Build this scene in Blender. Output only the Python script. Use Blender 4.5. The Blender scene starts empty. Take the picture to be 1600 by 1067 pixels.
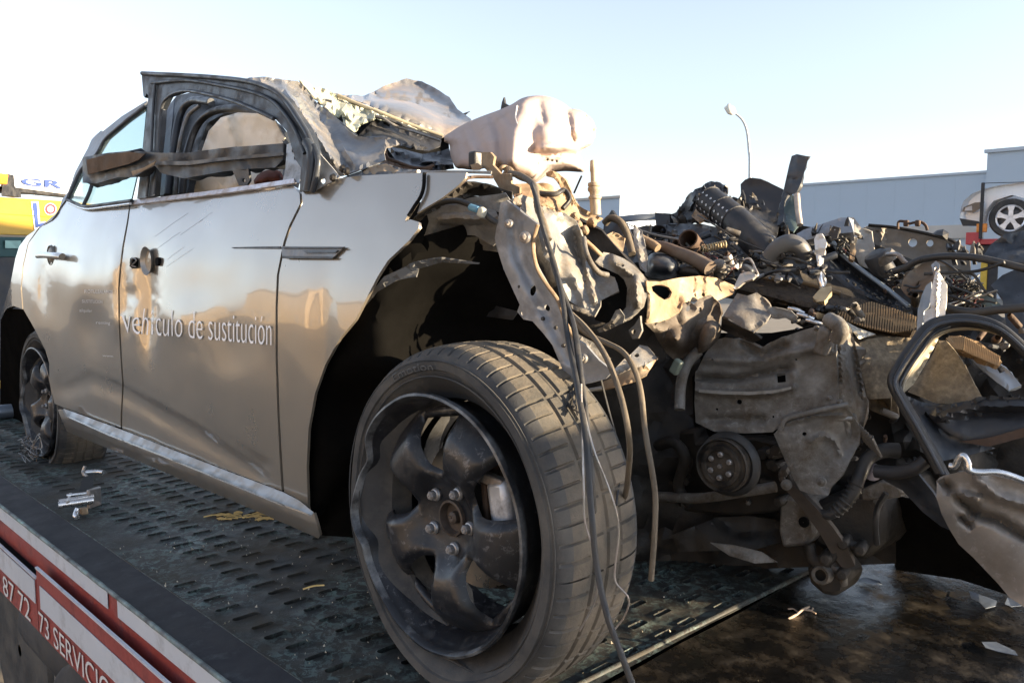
import bpy, bmesh, math, random
from mathutils import Vector, Matrix, Quaternion, noise, geometry
R = math.radians
scene = bpy.context.scene
COL = scene.collection

# ------------------------------------------------------------------ camera
PITCH, YAW, FPX = R(5.2964), R(44.2393), 1311.7
CAM = Vector((1.10232, -0.89310, 0.75751))
d0 = Vector((-math.cos(YAW), math.sin(YAW), 0.0))
RIGHT = Vector((d0.y, -d0.x, 0.0))
FWD = d0 * math.cos(PITCH) + Vector((0, 0, -math.sin(PITCH)))
UPV = RIGHT.cross(FWD)
cd = bpy.data.cameras.new('camera')
cam = bpy.data.objects.new('camera', cd)
COL.objects.link(cam)
cd.sensor_fit = 'HORIZONTAL'
cd.sensor_width = 36.0
cd.lens = FPX / 1600.0 * 36.0
cd.clip_start = 0.02
cd.clip_end = 6000.0
m = Matrix((RIGHT, UPV, -FWD)).transposed().to_4x4()
m.translation = CAM
cam.matrix_world = m
scene.camera = cam

# ------------------------------------------------------------------ sky, sun, exposure
SUN_EL, SUN_AZ = R(8.5), R(31.0)          # azimuth measured from +X towards +Y
SUN_DIR = Vector((math.cos(SUN_EL) * math.cos(SUN_AZ), math.cos(SUN_EL) * math.sin(SUN_AZ), math.sin(SUN_EL)))
w = bpy.data.worlds.new('World')
scene.world = w
w.use_nodes = True
nt = w.node_tree
nt.nodes.clear()
sky = nt.nodes.new('ShaderNodeTexSky')
sky.sky_type = 'NISHITA'
sky.sun_disc = False
sky.sun_elevation = SUN_EL
sky.sun_rotation = math.pi / 2 - SUN_AZ
sky.air_density = 1.0
sky.dust_density = 1.0
sky.ozone_density = 1.0
hs = nt.nodes.new('ShaderNodeHueSaturation')
hs.inputs['Saturation'].default_value = 0.36
bg = nt.nodes.new('ShaderNodeBackground')
bg.inputs['Strength'].default_value = 0.10
wo = nt.nodes.new('ShaderNodeOutputWorld')
nt.links.new(sky.outputs[0], hs.inputs['Color'])
wb = nt.nodes.new('ShaderNodeMix')          # daylight film balance: low sun warm, open shade cool
wb.data_type = 'RGBA'
wb.blend_type = 'MULTIPLY'
wb.inputs['Factor'].default_value = 1.0
wb.inputs['B'].default_value = (0.88, 0.965, 1.14, 1.0)
nt.links.new(hs.outputs[0], wb.inputs['A'])
nt.links.new(wb.outputs['Result'], bg.inputs['Color'])
nt.links.new(bg.outputs[0], wo.inputs['Surface'])
sd = bpy.data.lights.new('sun', 'SUN')
sd.energy = 5.0
sd.angle = R(0.55)
sd.color = (1.0, 0.79, 0.52)
sun = bpy.data.objects.new('sun', sd)
COL.objects.link(sun)
sun.rotation_euler = SUN_DIR.to_track_quat('Z', 'Y').to_euler()
scene.view_settings.view_transform = 'Standard'
scene.view_settings.look = 'None'
scene.view_settings.exposure = 2.05
scene.view_settings.gamma = 1.0
scene.view_settings.use_curve_mapping = False

# ------------------------------------------------------------------ picture point -> place
def ray(px, py):
    return FWD + (px - 800.0) / FPX * RIGHT - (py - 533.5) / FPX * UPV
def _on(px, py, ax, v):
    d = ray(px, py)
    return CAM + d * ((v - CAM[ax]) / d[ax])
def Xp(px, py, v): return _on(px, py, 0, v)
def Yp(px, py, v): return _on(px, py, 1, v)
def Zp(px, py, v=0.0): return _on(px, py, 2, v)
def Dp(px, py, d): return CAM + ray(px, py) * d
def pxm(y, px=800):                        # metres per pixel at plane Y = y
    d = ray(px, 500)
    return (y - CAM.y) / d.y / FPX

# ------------------------------------------------------------------ materials
MATS = {}
def mat(name, col, rough=.5, metal=0.0, var=.25, scale=9.0, bump=.0, bscale=40.0, dirt=None, dscale=5.0, damt=.45,
        drough=.9, coat=0.0, spec=.5, rvar=.1, wear=None, wscale=30.0, wamt=.35, wmask=2.2, trans=0.0, stretch=None, sheen=0.0, coord='Object', ior=1.5):
    """colour with grain (var), soft dirt patches (dirt), chipped wear (wear) and fine relief (bump)"""
    if name in MATS: return MATS[name]
    M = bpy.data.materials.new(name)
    M.use_nodes = True
    t = M.node_tree
    N, L = t.nodes, t.links
    b = N['Principled BSDF']
    tc = N.new('ShaderNodeTexCoord')
    src = tc.outputs[coord]
    if stretch:
        mp = N.new('ShaderNodeMapping')
        mp.inputs['Scale'].default_value = stretch
        L.new(src, mp.inputs['Vector'])
        src = mp.outputs['Vector']
    def nz(s, det=6, rgh=.6, dist=0.0):
        n = N.new('ShaderNodeTexNoise')
        n.inputs['Scale'].default_value = s
        n.inputs['Detail'].default_value = det
        n.inputs['Roughness'].default_value = rgh
        n.inputs['Distortion'].default_value = dist
        L.new(src, n.inputs['Vector'])
        return n.outputs['Fac']
    def ramp(fac, lo, hi, a=0.0, z=1.0):
        r = N.new('ShaderNodeMapRange')
        r.inputs['From Min'].default_value = lo
        r.inputs['From Max'].default_value = hi
        r.inputs['To Min'].default_value = a
        r.inputs['To Max'].default_value = z
        L.new(fac, r.inputs['Value'])
        return r.outputs['Result']
    def mix(fac, a, c):
        x = N.new('ShaderNodeMix')
        x.data_type = 'RGBA'
        L.new(fac, x.inputs['Factor'])
        for v, s in ((a, x.inputs['A']), (c, x.inputs['B'])):
            if isinstance(v, (tuple, list)): s.default_value = (*v[:3], 1)
            else: L.new(v, s)
        return x.outputs['Result']
    n1 = nz(scale)
    lo = tuple(c * (1 - var) for c in col)
    hi = tuple(min(1, c * (1 + var)) for c in col)
    c = mix(ramp(n1, .3, .7), lo, hi)
    rgh = ramp(nz(scale * 2.3), .3, .7, max(.02, rough - rvar), min(1, rough + rvar))
    met = None
    if wear:
        f = ramp(nz(wscale, 9, .75, .6), .60 - wamt * .3, .64 - wamt * .3)
        q = N.new('ShaderNodeMath'); q.operation = 'MULTIPLY'
        L.new(f, q.inputs[0]); L.new(ramp(nz(wmask, 4), .40, .62), q.inputs[1])
        f = q.outputs[0]
        c = mix(f, c, wear)
    if dirt:
        f = ramp(nz(dscale, 8, .68), .62 - damt * .45, .80 - damt * .3)
        c = mix(f, c, dirt)
        mx = N.new('ShaderNodeMix')
        L.new(f, mx.inputs['Factor']); L.new(rgh, mx.inputs['A']); mx.inputs['B'].default_value = drough
        rgh = mx.outputs['Result']
        if metal:
            met = ramp(f, 0, 1, metal, metal * .1)
    L.new(c, b.inputs['Base Color'])
    L.new(rgh, b.inputs['Roughness'])
    if met is not None: L.new(met, b.inputs['Metallic'])
    else: b.inputs['Metallic'].default_value = metal
    b.inputs['Coat Weight'].default_value = coat
    b.inputs['Coat Roughness'].default_value = .035
    b.inputs['Specular IOR Level'].default_value = spec
    b.inputs['Transmission Weight'].default_value = trans
    b.inputs['IOR'].default_value = ior
    if sheen: b.inputs['Sheen Weight'].default_value = sheen
    if bump:
        bp = N.new('ShaderNodeBump')
        bp.inputs['Strength'].default_value = bump
        bp.inputs['Distance'].default_value = .004
        L.new(nz(bscale, 8, .65), bp.inputs['Height'])
        L.new(bp.outputs['Normal'], b.inputs['Normal'])
    MATS[name] = M
    return M

# ------------------------------------------------------------------ object builders
def tag(o, label=None, cat=None, group=None, kind=None):
    if label: o['label'] = label
    if cat: o['category'] = cat
    if group: o['group'] = group
    if kind: o['kind'] = kind
    return o
def thing(name, label, cat, loc=(0, 0, 0), group=None):
    o = bpy.data.objects.new(name, None)
    o.empty_display_size = .1
    COL.objects.link(o)
    o.location = loc
    return tag(o, label, cat, group)
def thicken(V, Fc, t, fm=None):
    """give an open sheet its thickness, with a rim of its own"""
    N = [Vector() for _ in V]
    ed = {}
    for f in Fc:
        a, b, c = V[f[0]], V[f[1]], V[f[2]]
        n = (b - a).cross(c - a)
        if n.length: n.normalize()
        for i in range(len(f)):
            N[f[i]] += n
            e = (f[i], f[(i + 1) % len(f)])
            ed[e] = ed.get(e, 0) + 1
    n = len(V)
    B = [v - (k.normalized() if k.length > 1e-9 else Vector((0, -1, 0))) * t for v, k in zip(V, N)]
    out = list(Fc) + [tuple(i + n for i in f[::-1]) for f in Fc]
    rim = [(b, a, a + n, b + n) for a, b in ed if (b, a) not in ed]
    if fm: fm = list(fm) + list(fm) + [0] * len(rim)
    return list(V) + B, out + rim, fm
def mk(name, verts, faces, m, parent=None, angle=38, solid=0.0, bevel=0.0, offset=-1, sub=0, uvs=None, mats=None, fm=None):
    verts = [Vector(v) for v in verts]
    if solid: verts, faces, fm = thicken(verts, faces, solid, fm)
    c = sum(verts, Vector()) / max(1, len(verts))
    me = bpy.data.meshes.new(name)
    me.from_pydata([v - c for v in verts], [], faces)
    for mm in (mats or [m]): me.materials.append(mm)
    if fm: me.polygons.foreach_set('material_index', fm)
    if angle >= 180:
        me.shade_smooth()
    elif angle > 0:
        me.shade_smooth()
        me.set_sharp_from_angle(angle=R(angle))
    me.update()
    o = bpy.data.objects.new(name, me)
    COL.objects.link(o)
    p = Vector()
    if parent:
        o.parent = parent
        q = parent
        while q:
            p = p + q.location
            q = q.parent
    o.location = c - p
    if sub:
        s = o.modifiers.new('sub', 'SUBSURF'); s.levels = sub; s.render_levels = sub
    if bevel:
        s = o.modifiers.new('bevel', 'BEVEL'); s.width = bevel; s.segments = 2; s.limit_method = 'ANGLE'; s.angle_limit = R(35); s.harden_normals = False
    return o
def crom(pts, n=6):
    P = [Vector(p) for p in pts]
    if len(P) < 3:
        return [P[0].lerp(P[-1], i / n) for i in range(n + 1)]
    P = [P[0] * 2 - P[1]] + P + [P[-1] * 2 - P[-2]]
    out = []
    for i in range(1, len(P) - 2):
        a, b, c, d = P[i - 1:i + 3]
        for k in range(n):
            t = k / n
            out.append(.5 * ((2 * b) + (c - a) * t + (2 * a - 5 * b + 4 * c - d) * t * t + (3 * b - a - 3 * c + d) * t ** 3))
    out.append(P[-2])
    return out
def sweep(path, rads, n=8, flat=1.0, cap=True):
    vs, fs = [], []
    T0 = (path[1] - path[0]).normalized()
    N0 = T0.orthogonal().normalized()
    for i, p in enumerate(path):
        T = (path[min(i + 1, len(path) - 1)] - path[max(i - 1, 0)])
        if T.length < 1e-9: T = T0
        T = T.normalized()
        N0 = (T0.rotation_difference(T) @ N0).normalized()
        T0 = T
        B = T.cross(N0)
        r = rads[i]
        for k in range(n):
            a = 2 * math.pi * k / n
            vs.append(p + N0 * (r * math.cos(a)) + B * (r * flat * math.sin(a)))
    L = len(path)
    for i in range(L - 1):
        for k in range(n):
            a, b = i * n + k, i * n + (k + 1) % n
            fs.append((a, b, b + n, a + n))
    if cap:
        fs.append(tuple(range(n))[::-1])
        fs.append(tuple(range((L - 1) * n, L * n)))
    return vs, fs
def tube(name, pts, r, m, parent=None, n=8, seg=6, ribs=0, ribamp=.12, taper=None, flat=1.0, cap=True, kink=0.0, seed=0):
    P = crom(pts, seg)
    if ribs:
        Q = []
        tot = sum((P[i + 1] - P[i]).length for i in range(len(P) - 1))
        cnt = ribs * 4
        acc, i = 0.0, 0
        for k in range(cnt + 1):
            s = tot * k / cnt
            while i < len(P) - 2 and acc + (P[i + 1] - P[i]).length < s:
                acc += (P[i + 1] - P[i]).length; i += 1
            L = (P[i + 1] - P[i]).length or 1e-9
            Q.append(P[i].lerp(P[i + 1], min(1, (s - acc) / L)))
        P = Q
    rr = []
    for i in range(len(P)):
        t = i / max(1, len(P) - 1)
        q = r if taper is None else r + (taper - r) * t
        if ribs: q *= 1 + ribamp * (1 if i % 4 < 2 else -1)
        rr.append(q)
    if kink:
        P = [p + noise.noise_vector(p * 9 + Vector((seed, 0, 0))) * kink for p in P]
    vs, fs = sweep(P, rr, n, flat, cap)
    return mk(name, vs, fs, m, parent, 60)
def lathe_data(prof, c, axis=(0, -1, 0), n=24, close=False):
    c = Vector(c); ax = Vector(axis).normalized()
    u = ax.cross(Vector((0, 0, 1)))
    if u.length < .1: u = Vector((1, 0, 0))
    u.normalize(); v = ax.cross(u)
    vs, fs = [], []
    for r, h in prof:
        for k in range(n):
            a = 2 * math.pi * k / n
            vs.append(c + ax * h + u * (r * math.cos(a)) + v * (r * math.sin(a)))
    for i in range(len(prof) - 1):
        for k in range(n):
            a, b = i * n + k, i * n + (k + 1) % n
            fs.append((a, b, b + n, a + n))
    if close:
        fs.append(tuple(range(n))[::-1]); fs.append(tuple(range((len(prof) - 1) * n, len(prof) * n)))
    return vs, fs
def lathe(name, prof, c, m, parent=None, axis=(0, -1, 0), n=24, angle=35, close=True):
    vs, fs = lathe_data(prof, c, axis, n, close)
    return mk(name, vs, fs, m, parent, angle)
def boxdata(c, s, rot=None):
    c = Vector(c); q = rot.to_matrix() if rot else Matrix.Identity(3)
    vs = [c + q @ Vector((s[0] * x / 2, s[1] * y / 2, s[2] * z / 2)) for x in (-1, 1) for y in (-1, 1) for z in (-1, 1)]
    return vs, [(0, 1, 3, 2), (4, 6, 7, 5), (0, 4, 5, 1), (2, 3, 7, 6), (0, 2, 6, 4), (1, 5, 7, 3)]
def box(name, c, s, m, parent=None, rot=None, bevel=.004):
    vs, fs = boxdata(c, s, rot)
    return mk(name, vs, fs, m, parent, 30, bevel=bevel)
def merge(*parts):
    V, Fc = [], []
    for v, f in parts:
        o = len(V); V += list(v); Fc += [tuple(i + o for i in q) for q in f]
    return V, Fc
def inpoly(x, y, P):
    r = False; j = len(P) - 1
    for i in range(len(P)):
        if (P[i][1] > y) != (P[j][1] > y) and x < (P[j][0] - P[i][0]) * (y - P[i][1]) / (P[j][1] - P[i][1]) + P[i][0]: r = not r
        j = i
    return r
def segdist(x, y, a, b):
    dx, dy = b[0] - a[0], b[1] - a[1]
    L = dx * dx + dy * dy
    t = 0 if L == 0 else max(0, min(1, ((x - a[0]) * dx + (y - a[1]) * dy) / L))
    return math.hypot(x - a[0] - t * dx, y - a[1] - t * dy)
def polydist(x, y, P):
    return min(segdist(x, y, P[i - 1], P[i]) for i in range(len(P)))
def resample(P, step, jag=0, rng=None, smooth=False):
    out = []
    n = len(P)
    for i in range(n):
        a, b = P[i], P[(i + 1) % n]
        k = max(1, int(math.hypot(b[0] - a[0], b[1] - a[1]) / step))
        for j in range(k):
            t = j / k
            if smooth:
                p0, p3 = P[i - 1], P[(i + 2) % n]
                q = [.5 * (2 * a[d] + (b[d] - p0[d]) * t + (2 * p0[d] - 5 * a[d] + 4 * b[d] - p3[d]) * t * t + (3 * a[d] - p0[d] - 3 * b[d] + p3[d]) * t ** 3) for d in range(len(a))]
            else:
                q = [a[d] + (b[d] - a[d]) * t for d in range(len(a))]
            if jag:
                q[0] += rng.uniform(-jag, jag); q[1] += rng.uniform(-jag, jag)
            out.append(tuple(q))
    return out
def ell(cx, cy, rx, ry, rot=0, n=12):
    c, s = math.cos(R(rot)), math.sin(R(rot))
    return [(cx + rx * math.cos(a) * c - ry * math.sin(a) * s, cy + rx * math.cos(a) * s + ry * math.sin(a) * c) for a in [2 * math.pi * i / n for i in range(n)]]
def crumple(v, f, seed):
    p = v * f + Vector((seed * 7.3, seed * 3.1, seed))
    a = 1 - 2 * abs(noise.noise(p))
    b = 1 - 2 * abs(noise.noise(p * 2.3 + Vector((9, 4, 2))))
    return a * .7 + b * .3 - .55
def tri2d(outl, step, holes, rng, edge=.55):
    """fill an outline (2-D points) with a jittered triangle mesh; returns 2-D points and triangles"""
    pts = [Vector((p[0], p[1])) for p in outl]
    edges = [(i, (i + 1) % len(pts)) for i in range(len(pts))]
    for h in holes:
        o = len(pts)
        pts += [Vector((p[0], p[1])) for p in h]
        edges += [(o + i, o + (i + 1) % len(h)) for i in range(len(h))]
    xs = [p[0] for p in outl]; ys = [p[1] for p in outl]
    y = min(ys) + step / 2; row = 0
    while y < max(ys):
        x = min(xs) + step * (.5 if row % 2 else .1)
        while x < max(xs):
            qx, qy = x + rng.uniform(-.25, .25) * step, y + rng.uniform(-.25, .25) * step
            if inpoly(qx, qy, outl) and polydist(qx, qy, outl) > step * edge and not any(inpoly(qx, qy, h) or polydist(qx, qy, h) < step * .4 for h in holes):
                pts.append(Vector((qx, qy)))
            x += step
        y += step * .87; row += 1
    V, E, Fc, *_ = geometry.delaunay_2d_cdt(pts, edges, [], 1, 1e-4)
    T = []
    for f in Fc:
        cx = sum(V[i].x for i in f) / len(f); cy = sum(V[i].y for i in f) / len(f)
        if inpoly(cx, cy, outl) and not any(inpoly(cx, cy, h) for h in holes): T.append(tuple(f))
    return V, T
def sheet(name, outline, m, parent=None, thick=.0022, step=9, amp=.004, freq=11, seed=0, ctrl=(), holes=(), jag=0, smooth=False,
          relief=(), angle=30, sub=0, surf=None, soft=False):
    """a piece of torn sheet metal, cloth or plastic with its own depth: outline of (px, py, y)"""
    rng = random.Random(seed * 17 + len(outline))
    O = resample(outline, step, jag, rng, smooth)
    V, T = tri2d(O, step, holes, rng)
    src = list(O[::2]) + list(ctrl)
    P3 = []
    for v in V:
        if surf:
            y = surf(v.x, v.y)
        else:
            sw = sy = 0
            for q in src:
                d2 = (q[0] - v.x) ** 2 + (q[1] - v.y) ** 2 + 4
                wg = 1 / (d2 * math.sqrt(d2)); sw += wg; sy += wg * q[2]
            y = sy / sw
        for line, hw, dy in relief:
            d = min(segdist(v.x, v.y, line[i], line[i + 1]) for i in range(len(line) - 1)) if len(line) > 1 else math.hypot(v.x - line[0][0], v.y - line[0][1])
            if d < hw: y += dy * (.5 + .5 * math.cos(math.pi * d / hw))
        p = Yp(v.x, v.y, y)
        if amp:
            k = noise.noise(p * freq + Vector((seed, seed * 2, 5))) if soft else crumple(p, freq, seed)
            p = Yp(v.x, v.y, y + amp * k)
        P3.append(p)
    T2 = []
    for f in T:
        a, b, c = (P3[i] for i in f[:3])
        n = (b - a).cross(c - a)
        T2.append(f if n.dot(CAM - a) > 0 else f[::-1])
    return mk(name, P3, T2, m, parent, angle, solid=thick, sub=sub)
def pillow(name, outline, y0, depth, m, parent=None, step=7, amp=.02, freq=7, seed=0, back=.6, smooth=True, ctrl=(), power=.5, jag=0, angle=180, fold=(1, 1, 1), lines=()):
    """a closed inflated body inside an outline of (px, py[, y])"""
    rng = random.Random(seed)
    O = [(p[0], p[1], p[2] if len(p) > 2 else y0) for p in outline]
    O = resample(O, step, jag, rng, smooth)
    V, T = tri2d(O, step, (), rng)
    dm = [polydist(v.x, v.y, O) for v in V]
    mx = max(dm)
    yb = []
    for v in V:
        sw = sy = 0
        for q in O[::2]:
            wg = 1 / ((q[0] - v.x) ** 2 + (q[1] - v.y) ** 2 + 9) ; sw += wg; sy += wg * q[2]
        yb.append(sy / sw)
    vs, fs = [], []
    for v, d, yy in zip(V, dm, yb):
        h = (1 - (1 - min(1, d / mx)) ** 2) ** power * depth
        for cxx, cyy, rr, dd in ctrl:
            q = math.hypot(v.x - cxx, v.y - cyy) / rr
            if q < 1: h += dd * (.5 + .5 * math.cos(math.pi * q))
        for line, hw, dd in lines:
            q = min(segdist(v.x, v.y, line[i], line[i + 1]) for i in range(len(line) - 1))
            if q < hw: h += dd * (.5 + .5 * math.cos(math.pi * q / hw)) * min(1, d / 6)
        p = Yp(v.x, v.y, yy - h)
        q = Vector((p.x * fold[0], p.y * fold[1], p.z * fold[2]))
        k = (crumple(q, freq, seed) + .18 * crumple(q, freq * 2.7, seed + 1)) * amp * min(1, d / 12)
        vs.append(Yp(v.x, v.y, yy - h - k))
    n = len(V)
    edge = [d < .01 for d in dm]
    idx = {}
    for i, (v, d, yy) in enumerate(zip(V, dm, yb)):
        if edge[i]: idx[i] = i
        else:
            h = (1 - (1 - min(1, d / mx)) ** 2) ** power * depth * back
            idx[i] = len(vs); vs.append(Yp(v.x, v.y, yy + h))
    for f in T:
        a, b, c = (vs[i] for i in f[:3])
        if (b - a).cross(c - a).dot(CAM - a) < 0: f = f[::-1]
        fs.append(f); fs.append(tuple(idx[i] for i in f[::-1]))
    return mk(name, vs, fs, m, parent, angle)
def prism(name, outline, vec, m, parent=None, bevel=.004, angle=35):
    """front face outline (px, py, y) pushed back along vec"""
    A = [Yp(*p) for p in outline]
    nrm = sum(((A[i] - A[0]).cross(A[(i + 1) % len(A)] - A[0]) for i in range(len(A))), Vector())
    if nrm.dot(CAM - A[0]) < 0: A = A[::-1]
    n = len(A); v = Vector(vec)
    vs = A + [p + v for p in A]
    fs = [tuple(range(n)), tuple(range(n, 2 * n))[::-1]] + [(i, i + n, (i + 1) % n + n, (i + 1) % n) for i in range(n)]
    return mk(name, vs, fs, m, parent, angle, bevel=bevel)
def quad(p, q, r, s, nu, nv):
    vs, fs = [], []
    for j in range(nv + 1):
        for i in range(nu + 1):
            u, v = i / nu, j / nv
            vs.append(p.lerp(q, u).lerp(s.lerp(r, u), v))
    for j in range(nv):
        for i in range(nu):
            a = j * (nu + 1) + i
            fs.append((a, a + 1, a + nu + 2, a + nu + 1))
    return vs, fs
def textmesh(body, bold=0.0):
    """outline lettering as triangles: verts in a unit box (u 0..1, v in text units) """
    cu = bpy.data.curves.new('lettering', 'FONT')
    cu.body = body; cu.size = 1.0; cu.offset = bold; cu.resolution_u = 4
    o = bpy.data.objects.new('lettering', cu)
    COL.objects.link(o)
    bpy.context.view_layer.update()
    dg = bpy.context.evaluated_depsgraph_get()
    me = bpy.data.meshes.new_from_object(o.evaluated_get(dg))
    vs = [(v.co.x, v.co.y) for v in me.vertices]
    fs = [tuple(p.vertices) for p in me.polygons]
    bpy.data.objects.remove(o); bpy.data.curves.remove(cu); bpy.data.meshes.remove(me)
    return vs, fs
def lettering(name, body, fn, m, parent=None, thin=0.0, sx=1.0):
    vs, fs = textmesh(body, thin)
    x0 = min(v[0] for v in vs); x1 = max(v[0] for v in vs)
    return mk(name, [fn((v[0] - x0) / (x1 - x0), v[1]) for v in vs], fs, m, parent, 0)

# ------------------------------------------------------------------ palette
paint = mat('silver_paint', (.285, .25, .205), .30, .55, var=.07, scale=2.2, bump=.015, bscale=160, coat=1.0, rvar=.04)
paint_torn = mat('torn_silver_paint', (.125, .13, .14), .5, .25, var=.18, scale=14, bump=.25, bscale=60, dirt=(.24, .20, .15), dscale=7, damt=.35, drough=.8, coat=.35)
primer = mat('dusty_grey_metal', (.25, .25, .25), .48, .5, var=.3, scale=12, bump=.4, bscale=80, dirt=(.14, .11, .075), dscale=13, damt=.48, wear=(.42, .41, .40), wscale=55, wamt=.14, wmask=6)
steel = mat('bare_steel', (.36, .35, .34), .42, .8, var=.25, scale=15, bump=.3, bscale=80, dirt=(.16, .10, .06), dscale=9, damt=.4)
gusset_m = mat('shaded_brown_gusset', (.125, .108, .09), .6, .25, var=.3, scale=12, bump=.4, bscale=80, dirt=(.07, .05, .035), dscale=8, damt=.5)  # dark brown stands in for local shade on the gusset
bracket_m = mat('galvanised_bracket', (.25, .26, .28), .48, .45, var=.15, scale=20, bump=.25, bscale=80, dirt=(.15, .13, .11), dscale=12, damt=.3)
tan_metal = mat('dusty_tan_metal', (.34, .26, .17), .6, .25, var=.3, scale=11, bump=.35, bscale=60, dirt=(.15, .085, .045), dscale=8, damt=.5)
cast = mat('cast_alloy', (.215, .21, .20), .52, .45, var=.35, scale=14, bump=.5, bscale=90, dirt=(.085, .068, .05), dscale=11, damt=.58, wear=(.40, .39, .37), wscale=55, wamt=.16, wmask=6)
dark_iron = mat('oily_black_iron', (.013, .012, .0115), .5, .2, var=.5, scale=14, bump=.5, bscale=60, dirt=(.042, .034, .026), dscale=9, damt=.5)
rust = mat('rusty_steel', (.085, .05, .032), .75, .2, var=.4, scale=18, bump=.5, bscale=80, dirt=(.06, .04, .03), dscale=9, damt=.4)
rubber = mat('tyre_rubber', (.040, .041, .043), .72, 0, var=.25, scale=9, bump=.25, bscale=120, dirt=(.105, .098, .088), dscale=6, damt=.42, spec=.35)
hose_m = mat('black_rubber_hose', (.022, .022, .023), .48, 0, var=.3, scale=20, bump=.2, bscale=90, dirt=(.06, .055, .048), dscale=12, damt=.35)
hose_tan = mat('dusty_hose', (.13, .105, .075), .7, 0, var=.35, scale=20, bump=.3, bscale=90, dirt=(.05, .04, .03), dscale=10, damt=.4)
plastic = mat('black_plastic', (.018, .018, .020), .42, 0, var=.3, scale=12, bump=.2, bscale=60, dirt=(.045, .045, .047), dscale=12, damt=.35)
plastic_blue = mat('worn_dark_plastic', (.032, .037, .046), .36, 0, var=.3, scale=10, bump=.2, bscale=60, dirt=(.06, .062, .066), dscale=12, damt=.32)
liner = mat('fibre_wheel_liner', (.0055, .0053, .005), 1.0, 0, var=.3, scale=8, bump=.15, bscale=50, spec=.0)
void = mat('recess_shade_black', (.006, .006, .006), .9, 0, spec=.1)  # near-black stands in for shade inside gaps and openings
tread = mat('dusty_tread', (.075, .070, .062), .85, 0, var=.35, scale=8, bump=.5, bscale=110, dirt=(.17, .14, .105), dscale=7, damt=.5, spec=.25)
rimpaint = mat('black_wheel_paint', (.0115, .0125, .016), .36, 0, var=.3, scale=10, bump=.15, bscale=80, dirt=(.045, .044, .043), dscale=14, damt=.22, drough=.7, wear=(.10, .10, .105), wscale=60, wamt=.12, wmask=5)
rimedge = mat('scraped_wheel_edge', (.03, .032, .037), .38, .3, var=.3, scale=8, dirt=(.20, .21, .22), dscale=11, damt=.36, drough=.4, bump=.2)
bright = mat('bright_zinc', (.62, .62, .62), .28, .9, var=.12, scale=20)
disc_m = mat('brake_disc_steel', (.42, .37, .31), .32, .9, var=.2, scale=14)
cloth = mat('airbag_cloth', (.43, .35, .32), .9, 0, var=.04, scale=6, bump=.25, bscale=120, dirt=(.36, .29, .25), dscale=6, damt=.2, spec=.2)
cloth_grey = mat('dusty_white_cloth', (.90, .86, .79), .9, 0, var=.05, scale=7, bump=.3, bscale=70, dirt=(.6, .52, .42), dscale=7, damt=.15, spec=.2)
seal = mat('door_seal_rubber', (.021, .026, .034), .42, 0, var=.3, scale=10, bump=.2, bscale=80, dirt=(.055, .058, .065), dscale=14, damt=.3)
glass = mat('tinted_glass', (.55, .70, .70), .04, 0, var=.03, scale=3, trans=.9, ior=1.12, rvar=.02)
frost = mat('shattered_glass', (.30, .34, .28), .35, 0, var=.35, scale=60, bump=.9, bscale=170, dirt=(.40, .37, .29), dscale=22, damt=.55, drough=.5)
foam = mat('speckled_foam', (.23, .19, .135), .95, 0, var=.35, scale=90, bump=.5, bscale=150, dirt=(.12, .10, .08), dscale=40, damt=.4, spec=.15)
core = mat('radiator_core', (.045, .034, .026), .85, .0, var=.6, scale=110, bump=.9, bscale=170, dirt=(.09, .065, .04), dscale=60, damt=.35)
white_lit = mat('sunlit_white_panel', (.66, .64, .61), .45, .2, var=.1, scale=10, bump=.2, bscale=50, dirt=(.40, .34, .27), dscale=9, damt=.3)  # white with the sunlight put into the colour
satin = mat('scuffed_satin_panel', (.25, .228, .205), .5, .4, var=.12, scale=5, bump=.15, bscale=70, dirt=(.17, .14, .11), dscale=9, damt=.4, wear=(.40, .38, .36), wscale=50, wamt=.12, wmask=6)
deckm = mat('worn_deck_paint', (.026, .028, .028), .62, .0, var=.4, scale=7, bump=.4, bscale=110, dirt=(.055, .046, .034), dscale=4.5, damt=.42, drough=.85,
            wear=(.115, .165, .155), wscale=46, wamt=.34, wmask=3.0, spec=.3)
deck_oily = mat('oily_deck_plate', (.005, .0047, .0044), .16, .0, var=.4, scale=6, bump=.9, bscale=34, dirt=(.022, .016, .009), dscale=13, damt=.36, drough=.75)
railm = mat('rail_dark_paint', (.021, .022, .027), .7, .0, spec=.3, var=.18, scale=6, bump=.12, bscale=90, dirt=(.075, .08, .085), dscale=16, damt=.15)
railedge = mat('rail_chipped_edge', (.20, .22, .22), .6, .3, var=.3, scale=16, bump=.4, bscale=90, dirt=(.06, .065, .07), dscale=14, damt=.5, wear=(.22, .36, .34), wscale=20, wamt=.45)
signwhite = mat('reflective_white', (.50, .53, .58), .45, 0, var=.05, scale=5, dirt=(.30, .30, .31), dscale=8, damt=.22)
signred = mat('reflective_red', (.27, .048, .04), .45, 0, var=.14, scale=6, dirt=(.12, .03, .03), dscale=7, damt=.25)
letterw = mat('letter_white', (.62, .62, .62), .5, 0, var=.03)
decal = mat('door_decal_white', (.86, .87, .90), .4, 0, var=.03)
oil = mat('oil_puddle_film', (.005, .005, .005), .03, 0, var=.1, rvar=.01, spec=.8)
straw = mat('pale_straw', (.55, .40, .16), .8, 0, var=.2, scale=30)
blackpaint = mat('chassis_black', (.020, .022, .028), .6, 0, var=.3, scale=8, dirt=(.06, .055, .05), dscale=5, damt=.4)
asphalt = mat('yard_asphalt', (.21, .185, .15), .95, 0, var=.25, scale=3, bump=.3, bscale=40, dirt=(.22, .19, .15), dscale=.4, damt=.5, coord='Object')

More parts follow.
